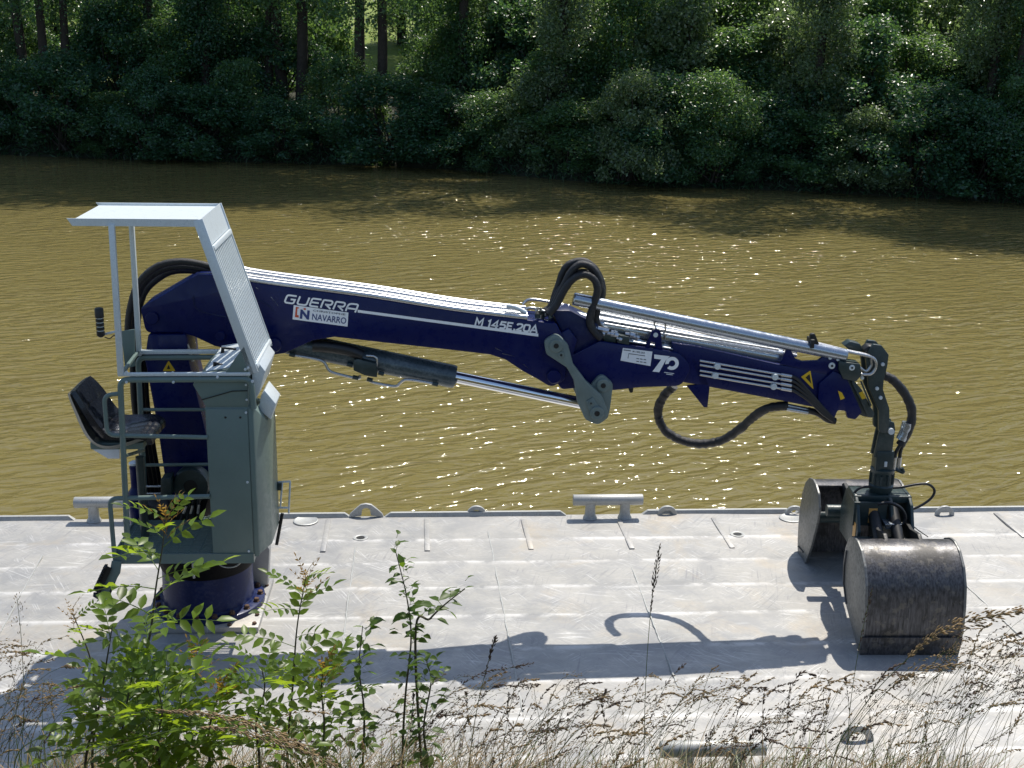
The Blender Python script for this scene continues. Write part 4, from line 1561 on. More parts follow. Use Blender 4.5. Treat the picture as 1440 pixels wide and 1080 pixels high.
rail([(180, 783), (169, 534), (353, 533), (357, 574)], YNr, rpx=4.2)
rail([(206, 745), (194, 503), (340, 502)], YFr, rpx=3.8)
rail([(198, 576), (292, 576)], YFr, rpx=2.4)
rail([(203, 654), (294, 653)], YFr, rpx=2.4)
rail([(172, 553), (146, 556), (151, 612), (292, 615)], YNr, rpx=3.2)
rail([(161, 782), (154, 701), (295, 698)], YNr, rpx=3.4)
rail([(176, 641), (202, 633)], YNr, rpx=2.6, ys_=[YNr, YFr])
for bx_, by_, yy in ((178, 537, YNr), (244, 537, YNr), (306, 530, YNr), (345, 519, YNr), (349, 517, YNr), (178, 523, YNr), (243, 524, YNr), (355, 536, YNr), (186, 500, YFr)):
    boss(bx_, by_, 1.9, yy - .022, yy - .034, 'cage_bolt', MT['galv'], crane, False)
# floor grating
fl0, fl1 = K(159, 781, YNr), K(300, 787, YNr)
zfl = fl0.z
gr = empty('cage_floor', (0, 0, 0), 0, parent=crane)
xfl, xfr = fl0.x - .0, K(356, 785, YNr).x
g = Geo()
for a, b in (((xfl, YNr), (xfr, YNr)), ((xfl, -.22), (xfr, -.22)), ((xfl, YNr), (xfl, -.22)), ((xfr, YNr), (xfr, -.22))):
    g.bar((a[0], a[1], zfl - .025), (b[0], b[1], zfl - .025), .008, .065)
g.build('floor_frame', MT['green'], gr)
for k in range(26):
    yy = YNr + .02 + k * (-.22 - YNr - .03) / 25
    g = Geo()
    g.bar((xfl + .004, yy, zfl - .012), (xfr - .004, yy, zfl - .012), .005, .028)
    g.build('grating_bar', MT['green'], gr, smooth=0)
g = Geo()
for k in range(10):
    xx = xfl + .04 + k * .07
    g.bar((xx, YNr + .004, zfl - .006), (xx, -.224, zfl - .006), .005, .008)
g.build('grating_ties', MT['green'], gr, smooth=0)
# hanging step
stp = empty('boarding_step', (0, 0, 0), 0, parent=crane)
slab([(157, 789), (171, 790), (169, 806), (150, 838, 3), (140, 836), (154, 805)], YNr - .02, YNr - .012, 'step_bracket', MT['green'], stp, bevel=.001)
a, b = K(136, 832, YNr - .03), K(152, 797, YNr - .03)
g = Geo()
g.bar(a, b, .012, .05)
for k in range(9):
    p = a.lerp(b, (k + .5) / 9)
    g.box(p + Vector((-.012, 0, .012)), (.018, .05, .01))
g.build('serrated_tread', MT['black'], stp, bevel=.001)
a, b = K(148, 840, YNr + .12), K(164, 800, YNr + .12)
g = Geo()
g.bar(a, b, .012, .05)
for k in range(9):
    p = a.lerp(b, (k + .5) / 9)
    g.box(p + Vector((-.012, 0, .012)), (.018, .05, .01))
g.build('serrated_tread', MT['black'], stp, bevel=.001)
g = Geo()
g.bar(K(134, 836, YNr - .03), K(146, 843, YNr + .12), .03, .03)
g.build('step_edge', MT['black'], stp, bevel=.004)

# rear panel, joystick style lever with ribbed grip
slab([(170, 466), (189, 463), (190, 515), (176, 518)], -.40, -.39, 'rear_panel', MT['green'], crane, bevel=.001)
kbar((147, 470), (168, 465), -.75, 3, 'lever_arm', MT['galv'])
ktube([(147, 474), (154, 476), (160, 472), (168, 471)], -.74, .8, 'lever_cable', MT['rubber'], crane)
lv = empty('ribbed_grip', (0, 0, 0), 0, parent=crane)
a = K(142, 474, -.78)
b = K(140.5, 433, -.78)
hgt = (b - a).length
g = Geo()
prof = [(.012, 0), (.024, .01)]
nrib = 4
for k in range(nrib):
    z = .02 + k * .026
    prof += [(.025, z), (.025, z + .016), (.018, z + .018), (.018, z + .024)]
prof += [(.027, .02 + nrib * .026), (.027, hgt - .008), (.022, hgt)]
g.lathe(prof, 18, a)
g.build('grip_body', MT['rubber'], lv)
for k in range(nrib):
    z = .02 + k * .026 + .0185
    g = Geo()
    g.lathe([(.0195, z), (.0195, z + .005)], 18, a)
    g.build('grip_ring', MT['galv'], lv)

# ---- seat
seat = empty('operator_seat', (0, 0, 0), 0, parent=crane)
yc, hw = -.64, .21
prof = [(112, 541), (118, 551), (126, 566), (134, 582), (142, 596), (151, 605), (164, 608), (180, 606), (196, 603), (210, 601), (219, 604), (221, 612)]
PP = smoothpath([K(p[0], p[1], yc) for p in prof], 4)
nn = len(PP)
nw = 22
vs_, fs = [], []
under = []
for i, p in enumerate(PP):
    tn = (PP[min(i + 1, nn - 1)] - PP[max(i - 1, 0)]).normalized()
    nr = Vector((-tn.z, 0, tn.x))
    if nr.dot(Vector((1, 0, 1.2))) < 0:
        nr = -nr
    f = i / (nn - 1)
    back = 1 - min(1, f / .45)
    edge_ = 0.075 * max(.2, 1 - abs(f - .40) * 1.7)
    wloc = hw * (1.0 - .18 * max(0, (back - .6)) / .4 - .08 * max(0, f - .85) / .15)
    for j in range(nw + 1):
        s_ = -1 + 2 * j / nw
        lift = edge_ * abs(s_) ** 3
        rib = .010 * abs(math.cos(s_ * math.pi * 2.5)) ** .5 * (1 - abs(s_) ** 6)
        crib = -.008 if (i % 9 == 0 and 2 < i < nn - 3 and abs(s_) < .8) else 0
        q = p + nr * (lift + rib + crib) + Vector((0, s_ * wloc, 0))
        vs_.append(q)
        under.append(q - nr * (.035 + rib))
for i in range(nn - 1):
    for j in range(nw):
        a_ = i * (nw + 1) + j
        fs.append((a_, a_ + 1, a_ + nw + 2, a_ + nw + 1))
nv = len(vs_)
allv = vs_ + under
fs2 = list(fs) + [tuple(x + nv for x in reversed(f)) for f in fs]
rim = [j for j in range(nw + 1)] + [i * (nw + 1) + nw for i in range(1, nn)] + [(nn - 1) * (nw + 1) + j for j in range(nw - 1, -1, -1)] + [i * (nw + 1) for i in range(nn - 2, 0, -1)]
for k in range(len(rim)):
    a_, b_ = rim[k], rim[(k + 1) % len(rim)]
    fs2.append((a_, b_, b_ + nv, a_ + nv))
g = Geo()
g.add(allv, fs2)
g.build('seat_cushion', MT['vinyl'], seat, smooth=50)
# pale moulded shell under the cushion
g = Geo()
sh = []
for i in range(0, nn - 8):
    p = PP[i]
    tn = (PP[min(i + 1, nn - 1)] - PP[max(i - 1, 0)]).normalized()
    nr = Vector((-tn.z, 0, tn.x))
    if nr.dot(Vector((1, 0, 1.2))) < 0:
        nr = -nr
    f = i / (nn - 9)
    dpt = .040 + .032 * math.sin(min(1, f * 1.05) * math.pi) ** .8
    for j in range(9):
        s_ = -1 + 2 * j / 8
        sh.append(p - nr * (.036 + (dpt - .036) * (1 - abs(s_) ** 4 * .35)) + Vector((0, s_ * hw * .93, 0)) + (nr * .03 if abs(s_) == 1 else Vector()))
fs = []
m_ = nn - 8
for i in range(m_ - 1):
    for j in range(8):
        fs.append((i * 9 + j, i * 9 + j + 1, i * 9 + j + 10, i * 9 + j + 9))
g.add(sh, fs)
g.build('seat_shell', MT['seatshell'], seat, smooth=50)
g = Geo()
a = K(128, 626, yc - .12)
b = K(203, 628, yc - .12)
g.box(((a.x + b.x) / 2, yc, a.z), (b.x - a.x, .28, .045))
g.build('seat_bracket', MT['green'], seat, bevel=.005)
slab([(130, 632), (168, 632), (168, 645), (152, 645)], yc - .13, yc - .12, 'support_plate', MT['white'], seat, bevel=.001)
a = K(196, 636, yc)
g = Geo()
g.cyl((a.x, yc, a.z - .03), (a.x, yc, zfl), .028, 16)
g.build('seat_post', MT['tgreen'], seat)
kbar((144, 548), (152, 556), -.30, 1.5, 'seat_tab', MT['black'], parent=seat)

# ---- control console and cabinet
YC = YNr + .012
cab = empty('control_cabinet', (0, 0, 0), 0, parent=crane)
# main cabinet: front panel, chamfered right side, top chamfer
xa = K(288, 572, YC).x
xb = K(356, 572, YC).x
zt = K(320, 572, YC).z
zb = K(320, 786, YC).z
xc = K(389, 690, YC + .28).x
zc = K(389, 560, YC + .25).z
Y2, Y3 = YC + .15, -.42
g = Geo()
x0, x1, x2 = xa, xb, K(380, 690, YC + .15).x
ztop = zt
V8 = []
plan = [(x0, YC), (x1, YC), (x2, Y2), (x2, Y3), (x0, Y3)]
for z in (zb + .03, ztop):
    V8 += [(x, y, z if not (x == x2) else (z - (.14 if z == ztop else -0.01))) for x, y in plan]
n_ = 5
fs = [tuple(range(n_ - 1, -1, -1)), (5, 6, 9), (6, 7, 8, 9)] + [(k, (k + 1) % n_, (k + 1) % n_ + n_, k + n_) for k in range(n_)]
g.add(V8, fs)
g.build('cabinet_body', MT['green'], cab, bevel=.006)
# removable front panel standing proud
g = Geo()
px0, px1 = x0 + .006, x1 - .035
g.box(((px0 + px1) / 2, YC - .006, (zb + .01 + zt - .012) / 2), (px1 - px0, .008, zt - zb - .022))
g.build('front_panel', MT['green'], cab, bevel=.003)
g = Geo()
g.box((x1 - .016, YC - .004, (zb + .02 + zt - .012) / 2), (.030, .005, zt - zb - .03))
g.build('edge_strip', MT['green'], cab, bevel=.002)
for q, (pxx, pyy) in enumerate(((317, 587), (338, 587))):
    boss(pxx, pyy, 1.6, YC - .0105, YC - .0125, 'panel_hole', MT['black'], cab, False)
for pxx, pyy in ((346, 580), (348, 678), (350, 775)):
    boss(pxx, pyy, 1.8, YC - .0105, YC - .016, 'panel_screw', MT['galv'], cab, False)
# inspection cover on the side chamfer
slab([(367, 556), (372, 549), (388, 568), (381, 590), (363, 576)], YC + .14, YC + .36, 'side_cover', MT['galv'], cab, bevel=.004)
# console housing above
con = empty('control_console', (0, 0, 0), 0, parent=crane)
slab([(271, 541), (284, 527), (349, 527), (349, 573), (290, 573), (284, 562)], YC, -.30, 'console_housing', MT['green'], con, bevel=.004)
kbar((283, 562.5), (327, 550), YC - .003, 1.2, 'seam_gap', MT['black'], parent=con, bevel=0)
kbar((327, 550), (348, 549.5), YC - .003, 1.2, 'seam_gap', MT['black'], parent=con, bevel=0)
for pxx, pyy in ((305, 534), (347, 562), (346, 541)):
    boss(pxx, pyy, 1.6, YC - .0005, YC - .007, 'panel_screw', MT['galv'], con, False)
a0, a1 = K(283, 527, YC), K(340, 525, YC)
for k in range(11):
    f = (k + .5) / 11
    yy = YC + .02 + f * (.60)
    g = Geo()
    z = a0.z + .012
    g.add([(a0.x + .02, yy, z), (a1.x - .02, yy, z + .035), (a1.x - .02, yy + .026, z + .047), (a0.x + .02, yy + .026, z + .012),
           (a0.x + .02, yy, z - .004), (a1.x - .02, yy, z + .031), (a1.x - .02, yy + .026, z + .043), (a0.x + .02, yy + .026, z + .008)],
          [(0, 1, 2, 3), (7, 6, 5, 4), (0, 4, 5, 1), (1, 5, 6, 2), (2, 6, 7, 3), (3, 7, 4, 0)])
    g.build('louvre', MT['galv'], con, smooth=0)
for (x_0, y_0, x_1, y_1) in ((302, 521, 316, 514), (313, 500, 332, 491)):
    p, q = K(x_0, y_0, YC + (.12 if y_0 > 510 else .42)), K(x_1, y_1, YC + (.12 if y_0 > 510 else .42))
    g = Geo()
    g.tube([p, p + Vector((.004, 0, .05)), p.lerp(q, .4) + Vector((0, 0, .03)), q], [.014, .012, .008, .007], 8)
    g.build('control_lever', MT['black'], con)
# light cover plate and hoses in front of the console
slab([(354, 505), (362, 508), (373, 522), (365, 552), (355, 570)], YC + .06, YC + .52, 'console_cover', MT['galv'], con, bevel=.004)
for q in range(3):
    ktube([(355 + q * 3, 515), (362 + q * 3, 498), (368 + q * 2, 495), (370 + q * 2, 515)], YC + .5, 2.2, 'console_hose', MT['rubber'], con)
kbar((363, 470), (371, 515), YFr - .01, 4, 'cage_stay', MT['galv'])
# bracket with two bars to the right of the cabinet
br = empty('side_bracket', (0, 0, 0), 0, parent=crane)
for (p, q) in (((391, 678), (409, 677)), ((389, 714), (407, 714)), ((408, 678), (406, 722)), ((397, 678), (394, 714))):
    kbar(p, q, -.45, 2.6, 'bracket_bar', MT['galv'], parent=br)
kbar((397, 722), (389, 766), -.45, 4.5, 'bracket_foot', MT['black'], parent=br)
slab([(389, 680), (396, 680), (396, 690), (389, 690)], -.47, -.43, 'bracket_pad', MT['tgreen'], br, bevel=.002)
# cables and a tag hanging below the floor
ktube([(304, 788), (310, 795), (320, 798), (332, 796), (342, 788)], YNr + .05, 1.0, 'loose_cable', MT['galvdull'], crane)
ktube([(271, 790), (272, 802), (273, 813)], YNr + .1, 1.6, 'cable_end', MT['galvdull'], crane)

# ================================================================== GRAPPLE
grz = 0.0
grap = empty('clamshell_grapple', P1, grz, 'worn steel clamshell bucket grapple hanging open from the crane tip on the deck', 'grapple')


def G(px, py, y=0.0):
    d = ray(px, py)
    t = (P1.y + y - EYE.y) / d.y
    w = EYE + d * t - P1
    return Vector((w.x, y, w.z))


# shell: side view profile (q = distance from the centre, z)
W2 = .335
prof_out = [(.86, 0.0), (.885, .10), (.90, .22), (.895, .36), (.865, .50), (.80, .61), (.70, .685), (.60, .71), (.52, .70)]
prof_side = [(.86, 0.0)] + prof_out[1:] + [(.43, .66), (.37, .56), (.355, .44), (.38, .31), (.48, .20)]


def shell(sgn, name):
    root = empty(name, (-.065, .055, 0), .03, parent=grap)
    # curved plate
    sp = smoothpath([Vector((0, q, z)) for q, z in prof_out], 4)
    nn_ = len(sp)
    th = .016
    vs_, fs = [], []
    for i, p in enumerate(sp):
        tn = (sp[min(i + 1, nn_ - 1)] - sp[max(i - 1, 0)]).normalized()
        nr = Vector((0, tn.z, -tn.y))
        for x in (-W2, W2):
            for k in (0, 1):
                q = p - nr * th * k
                vs_.append(Vector((x, sgn * -q.y, q.z)))
    for i in range(nn_ - 1):
        a, b = i * 4, (i + 1) * 4
        fs += [(a, a + 2, b + 2, b), (a + 1, b + 1, b + 3, a + 3), (a, b, b + 1, a + 1), (a + 2, a + 3, b + 3, b + 2)]
    fs += [(0, 1, 3, 2), ((nn_ - 1) * 4, (nn_ - 1) * 4 + 2, (nn_ - 1) * 4 + 3, (nn_ - 1) * 4 + 1)]
    g = Geo()
    g.add(vs_, fs)
    g.build('curved_plate', MT['bucket'], root, smooth=40)
    # wear plate on the cutting edge
    g = Geo()
    lo = [(.868, 0.0), (.895, .10), (.902, .145)]
    vs_ = []
    for q, z in lo:
        for x in (-W2 - .004, W2 + .004):
            vs_ += [Vector((x, -sgn * (q + .012), z)), Vector((x, -sgn * (q - .002), z))]
    fs = []
    for i in range(2):
        a, b = i * 4, i * 4 + 4
        fs += [(a, a + 2, b + 2, b), (a + 1, b + 1, b + 3, a + 3), (a, b, b + 1, a + 1), (a + 2, a + 3, b + 3, b + 2)]
    fs += [(0, 1, 3, 2), (8, 10, 11, 9)]
    g.add(vs_, fs)
    g.build('wear_plate', MT['bucket'], root, smooth=0)
    # side plates
    for x in (-W2, W2):
        ps = fillet([(q, z, .04) for q, z in (prof_side if sgn > 0 else prof_side[:-3] + [(.40, .44), (.50, .20), (.62, .0)])], 3)
        pts = [Vector((x - .009, -sgn * p.x, p.y)) for p in ps]
        # plate stands a little proud of the curved plate
        cq = Vector((0, -sgn * .63, .36))
        pts = [Vector((p.x, cq.y + (p.y - cq.y) * 1.035, cq.z + (p.z - cq.z) * 1.03 if p.z > .05 else p.z)) for p in pts]
        n = len(pts)
        g = Geo()
        g.add(pts + [p + Vector((.018, 0, 0)) for p in pts], [tuple(range(n)), tuple(range(2 * n - 1, n - 1, -1))] + [(k, k + n, (k + 1) % n + n, (k + 1) % n) for k in range(n)])
        sp_ = g.build('side_plate', MT['bucketside'], root, bevel=.003, smooth=30)
        # raised edge strip welded along the opening
        ln = [(.48, .20), (.385, .31), (.36, .44), (.375, .56)] if sgn > 0 else [(.82, .05), (.66, .07)]
        g = Geo()
        xx = x - .012 if x < 0 else x + .012
        g.tube([Vector((xx, -sgn * (q + .03), z)) for q, z in ln], .007, 6)
        g.build('edge_bead', MT['bucket'], sp_, smooth=60)
    # pivot arms to the frame
    for x in (-.12, .12):
        g = Geo()
        ar = [(.62, .66), (.52, .60), (.40, .50), (.2, .58), (.17, .66), (.2, .72), (.34, .70), (.5, .73)]
        pts = [Vector((x - .014, -sgn * q, z)) for q, z in ar]
        n = len(pts)
        g.add(pts + [p + Vector((.028, 0, 0)) for p in pts], [tuple(range(n)), tuple(range(2 * n - 1, n - 1, -1))] + [(k, k + n, (k + 1) % n + n, (k + 1) % n) for k in range(n)])
        g.build('pivot_arm', MT['black'], root, bevel=.004)
    g = Geo()
    g.cyl((-W2 + .01, -sgn * .46, .47), (W2 - .01, -sgn * .46, .47), .05, 18)
    g.build('cross_tube', MT['tgreen'], root)
    return root


shell(1, 'bucket_shell')
shell(-1, 'bucket_shell')
# frame between the shells
fr = empty('grapple_frame', (0, 0, 0), 0, parent=grap)
zt_, zb_ = G(1240, 690, 0).z, G(1240, 745, 0).z
g = Geo()
fx0, fx1 = G(1203, 715, -.1).x, G(1278, 715, -.1).x
pts2 = [(-.23, zb_ - .10), (-.25, zb_ + .08), (-.16, zt_ - .05), (-.08, zt_), (.08, zt_), (.16, zt_ - .05), (.25, zb_ + .08), (.23, zb_ - .10)]
for xx, nm in ((fx0, 'frame_plate'), (fx1, 'frame_plate'), ((fx0 + fx1) / 2 + .05, 'frame_plate')):
    g = Geo()
    n = len(pts2)
    P_ = [Vector((xx - .012, y, z)) for y, z in pts2]
    g.add(P_ + [p + Vector((.024, 0, 0)) for p in P_], [tuple(range(n)), tuple(range(2 * n - 1, n - 1, -1))] + [(k, k + n, (k + 1) % n + n, (k + 1) % n) for k in range(n)])
    fp = g.build(nm, MT['tgreen'], fr, bevel=.005)
g = Geo()
g.box(((fx0 + fx1) / 2, 0, zt_ - .03), (fx1 - fx0 + .03, .2, .05))
g.box(((fx0 + fx1) / 2 - .1, -.15, zt_ - .12), (.24, .02, .18))
g.build('frame_head', MT['tgreen'], fr, bevel=.006)
g = Geo()
a = G(1206, 727, -.19)
for k, (dz, dy) in enumerate(((.0, 0), (.062, .035))):
    pass
g.box(((fx0 - .0145), -.17, zb_ + .05), (.003, .07, .15))
g.build('orange_label', MT['orange'], fr, smooth=0)
g = Geo()
g.box((fx0 + .11, -.1625, zt_ - .13), (.06, .003, .11))
g.build('orange_label', MT['orange'], fr, smooth=0)
for sx_ in (-1, 1):
    g = Geo()
    cxx = (fx0 + fx1) / 2 + sx_ * .07
    g.cyl((cxx, .42, .56), (cxx, .08, zt_ - .08), .042, 16)
    g.cyl((cxx, -.42, .56), (cxx, -.08, zt_ - .08), .042, 16)
    cy_ = g.build('closing_cylinder', MT['black'], fr)
    g = Geo()
    g.cyl((cxx, -.46, .545), (cxx, -.40, .565), .024, 12)
    g.cyl((cxx, .46, .545), (cxx, .40, .565), .024, 12)
    g.build('cylinder_rod', MT['chrome'], cy_)
g = Geo()
g.cyl((fx0 - .1, .30, .60), (fx1 + .05, .30, .60), .045, 16)
g.build('pivot_shaft', MT['tgreen'], fr)
g = Geo()
g.cyl((fx0 - .05, -.26, .58), (fx1 + .05, -.26, .58), .045, 16)
g.build('pivot_shaft', MT['tgreen'], fr)
g = Geo()
a = G(1253, 738, -.2)
g.box(a, (.10, .09, .035))
g.box(a + Vector((0, 0, .022)), (.12, .11, .01))
g.build('valve_block', MT['steel'], fr, bevel=.004)
# rotator
zr0, zr1, zr2 = G(1240, 692, 0).z, G(1240, 658, 0).z, G(1240, 640, 0).z
xr0 = G(1240, 670, 0).x
g = Geo()
g.lathe([(.07, zt_ - .01), (.07, zr0), (.075, zr0 + .01), (.084, zr0 + .03), (.088, zr0 + .06), (.078, zr0 + .07), (.078, zr1 - .03), (.086, zr1 - .02), (.086, zr1), (.06, zr1 + .01)], 32, (xr0, 0, 0))
rot = g.build('rotator', MT['tgreen'], grap)
for k in range(10):
    a_ = 2 * math.pi * k / 10
    g = Geo()
    g.box((xr0 + .083 * math.cos(a_), .083 * math.sin(a_), (zr0 + zr1) / 2 + .02), (.014, .014, .07))
    g.build('rotator_rib', MT['tgreen'], rot, smooth=0)
z3, z4 = G(1240, 640, 0).z, G(1245, 597, 0).z
g = Geo()
g.box((xr0 - .005, 0, (zr1 + z3) / 2 + .01), (.13, .12, z3 - zr1 + .08))
hb = g.build('hanger_block', MT['tgreen'], grap, bevel=.012)
g = Geo()
g.box((xr0 + .0, -.063, zr1 + .05), (.02, .008, .04))
g.build('block_plug', MT['galv'], hb, bevel=.002)
for yy in (-.04, .04):
    g = Geo()
    x_a, x_b = G(1232, 620, 0).x, G(1252, 620, 0).x
    P_ = [Vector((x, yy - .011, z)) for x, z in ((x_a - .02, z3 + .0), (x_b + .005, z3), (x_b + .012, z4 - .02), (x_b, z4 + .03), (x_b - .04, z4 + .045), (x_a + .01, z4 + .02), (x_a - .005, z4 - .08))]
    n = len(P_)
    g.add(P_ + [p + Vector((0, .022, 0)) for p in P_], [tuple(range(n)), tuple(range(2 * n - 1, n - 1, -1))] + [(k, k + n, (k + 1) % n + n, (k + 1) % n) for k in range(n)])
    lkp = g.build('hanger_link', MT['tgreen'], grap, bevel=.004)
pc = G(1249, 602, 0)
g = Geo()
g.cyl((pc.x, -.085, pc.z), (pc.x, .085, pc.z), .022, 18)
g.build('hanger_pin', MT['galv'], grap)


def gh(pts, y, rpx, name, mat, ys_=None, jit=0.0):
    P = [G(p[0], p[1], y if ys_ is None else ys_[i]) for i, p in enumerate(pts)]
    r = (G(pts[0][0] + rpx, pts[0][1], y) - G(pts[0][0], pts[0][1], y)).length
    sp = smoothpath(P, 6)
    g = Geo()
    g.tube(sp, [r * (1 + random.uniform(-jit, jit)) for _ in sp], 10)
    return g.build(name, MT[mat], grap, smooth=50)


gh([(1243, 528), (1254, 533), (1266, 545), (1276, 560), (1282, 577), (1281, 595), (1274, 612), (1266, 626)], -.01, 6.5, 'tip_hose', 'sleeve', jit=.08)
for o_ in (-3, 2):
    gh([(1240, 529 + o_), (1254, 534 + o_), (1266, 546 + o_ * .5)], -.02, 1.7, 'tip_hose', 'rubber')
for q in range(2):
    gh([(1267 + q * 3, 624), (1260 + q * 6, 636), (1258 + q * 7, 646)], -.02 + .03 * q, 2.6, 'tip_hose', 'rubber')
    gh([(1258 + q * 7, 643), (1257 + q * 7, 652), (1256 + q * 6, 660)], -.02 + .03 * q, 3.4, 'hose_coupling', 'pipe')
gh([(1276, 594), (1272, 608), (1267, 618)], -.01, 7.6, 'hose_wrap', 'steel', jit=.03)
gh([(1252, 657), (1262, 661), (1270, 664), (1268, 658)], -.01, 2.6, 'hose_guard', 'tgreen')
gh([(1252, 686), (1268, 685), (1290, 681), (1305, 681), (1314, 689), (1310, 700), (1295, 711), (1276, 719)], -.02, 1.9, 'grapple_hose', 'rubber')
gh([(1200, 704), (1201, 694), (1210, 686), (1225, 684)], -.05, 1.8, 'grapple_hose', 'rubber')
gh([(1234, 709), (1250, 707), (1266, 714), (1273, 726), (1270, 736), (1262, 736)], -.2, 2.4, 'grapple_hose', 'rubber')
gh([(1275, 730), (1288, 743), (1305, 755)], -.15, .7, 'thin_cable', 'rubber')

# ================================================================== FOREGROUND PLANTS
random.seed(9)


def leaflet(g, base, d, nrm, L, Wd, curl=.15):
    """one pointed leaflet: 8 triangles, folded along the midrib and drooping at the tip"""
    d = d.normalized()
    nrm = (nrm - d * nrm.dot(d)).normalized()
    s = d.cross(nrm)
    def q(t, w, k):
        return base + d * (L * t) + s * (Wd * w) + nrm * (abs(w) * Wd * .35 - curl * L * t * t + k)
    vs_ = [q(0, 0, 0), q(.3, -.42, 0), q(.3, 0, 0), q(.3, .42, 0), q(.62, -.4, 0), q(.62, 0, 0), q(.62, .4, 0), q(1, 0, 0)]
    g.add(vs_, [(0, 2, 1), (0, 3, 2), (1, 2, 5, 4), (2, 3, 6, 5), (4, 5, 7), (5, 6, 7)])


def compound_mesh(seed, n=4, L=.062, W=.030, young=False):
    rd = random.Random(seed)
    g = Geo()
    total = .035 + n * .042
    pts = [Vector((total * t, 0, -.10 * total * t * t * 3)) for t in (0, .25, .5, .75, 1)]
    g.tube(pts, [.0022, .0019, .0016, .0013, .001], 4, False)
    rn_ = len(g.f)
    for k in range(n):
        t = .2 + .8 * (k + .3) / n
        b = Vector((total * t, 0, -.3 * total * t * t))
        sz = (.75 + .35 * math.sin(math.pi * (k + 1) / (n + 1))) * rd.uniform(.85, 1.15)
        for sd_ in (-1, 1):
            d = Vector((.55 + rd.uniform(-.15, .15), sd_, rd.uniform(-.25, .3)))
            leaflet(g, b, d, Vector((rd.uniform(-.3, .3), rd.uniform(-.2, .2), 1)), L * sz, W * sz * 1.1, rd.uniform(.05, .3))
    leaflet(g, pts[-1], Vector((1, rd.uniform(-.2, .2), -.2)), Vector((0, rd.uniform(-.3, .3), 1)), L * 1.15, W * 1.2, .2)
    return g


def mesh_of(g, name, mat):
    me = bpy.data.meshes.new(name)
    me.from_pydata([tuple(v) for v in g.v], [], g.f)
    me.shade_smooth()
    me.materials.append(mat)
    return me


ASH = [mesh_of(compound_mesh(s, n_), 'compound_leaf', MT['ash']) for s, n_ in ((1, 4), (2, 5), (3, 3), (4, 4), (5, 5))]
YNG = [mesh_of(compound_mesh(s, 3, .034, .013), 'young_leaf', MT['young']) for s in (11, 12, 13)]


def simple_leafmesh(seed):
    rd = random.Random(seed)
    g = Geo()
    g.tube([Vector((0, 0, 0)), Vector((.018, 0, .004))], [.001, .0008], 4, False)
    leaflet(g, Vector((.016, 0, .004)), Vector((1, 0, -.1)), Vector((rd.uniform(-.2, .2), 0, 1)), rd.uniform(.034, .046), .026, rd.uniform(.1, .4))
    return mesh_of(g, 'simple_leaf', MT['thorn'])


THN = [simple_leafmesh(s) for s in range(5)]


def addleaf(root, me, p, dirv, scale, name='leaf', roll=0.0):
    o = bpy.data.objects.new(name, me)
    col.objects.link(o)
    o.parent = root
    q = Vector(dirv).to_track_quat('X', 'Z')
    o.rotation_mode = 'QUATERNION'
    o.rotation_quaternion = q @ Matrix.Rotation(roll, 4, 'X').to_quaternion()
    o.location = p
    o.scale = (scale, scale, scale)
    return o


def sapling(path_px, dist, label, leaves, scale=1.0, kind='ash', tip=True, side=None, name='ash_sapling', grp=None, spread=1.0, rstem=.007):
    """stem through photo pixels at the given distance, continued down to the bank"""
    W = [atdist(px, py, dist[i] if hasattr(dist, '__len__') else dist) for i, (px, py) in enumerate(path_px)]
    b = W[0]
    foot = Vector((b.x + random.uniform(-.05, .05), b.y + .02, nbank(b.x, b.y) - .05))
    if b.z - foot.z > .12:
        W = [foot] + W
    root = empty(name, foot, 0, label, 'sapling', grp)
    P = [w - foot for w in W]
    sp = smoothpath(P, 8)
    n = len(sp)
    g = Geo()
    g.tube(sp, [rstem * (1 - .75 * i / (n - 1)) for i in range(n)], 6)
    g.build('stem', MT['stem'], root, smooth=60)
    start = int(n * (.25))
    phi = random.random() * 6
    for k in range(leaves):
        f = (k + .5) / leaves
        i = min(n - 2, start + int(f * (n - 1 - start)))
        p = sp[i].lerp(sp[i + 1], random.random())
        phi += 2.4 + random.uniform(-.3, .3)
        lift = .1 + .9 * f + random.uniform(-.2, .2)
        d = Vector((math.cos(phi), math.sin(phi) * .9, lift))
        if kind == 'ash':
            s = scale * (.85 + .35 * math.sin(math.pi * min(1, f * .9 + .15))) * random.uniform(.8, 1.15)
            addleaf(root, random.choice(ASH), p, d, s * (1.05 - .25 * f), 'leaf', random.uniform(-.5, .5))
        else:
            s = scale * random.uniform(.7, 1.25)
            # a short twig with several leaves
            for q in range(random.choice((1, 2, 3))):
                pp = p + d.normalized() * .02 * q + Vector((random.uniform(-.02, .02), random.uniform(-.02, .02), random.uniform(-.01, .02)))
                addleaf(root, random.choice(THN), pp, Vector((d.x + random.uniform(-.7, .7), d.y + random.uniform(-.7, .7), d.z * .5 + random.uniform(-.5, .3))), s, 'leaf', random.uniform(-.6, .6))
    if tip and kind == 'ash':
        for k in range(9):
            a = k * 2.4
            addleaf(root, random.choice(YNG), sp[-1] + Vector((0, 0, -.012 * k + .01)), Vector((math.cos(a), math.sin(a), 3.2 - .22 * k)), scale * random.uniform(.45, .75), 'young_leaf', random.uniform(-.4, .4))
    return root, sp


def branch(root, foot_path, label=None):
    pass


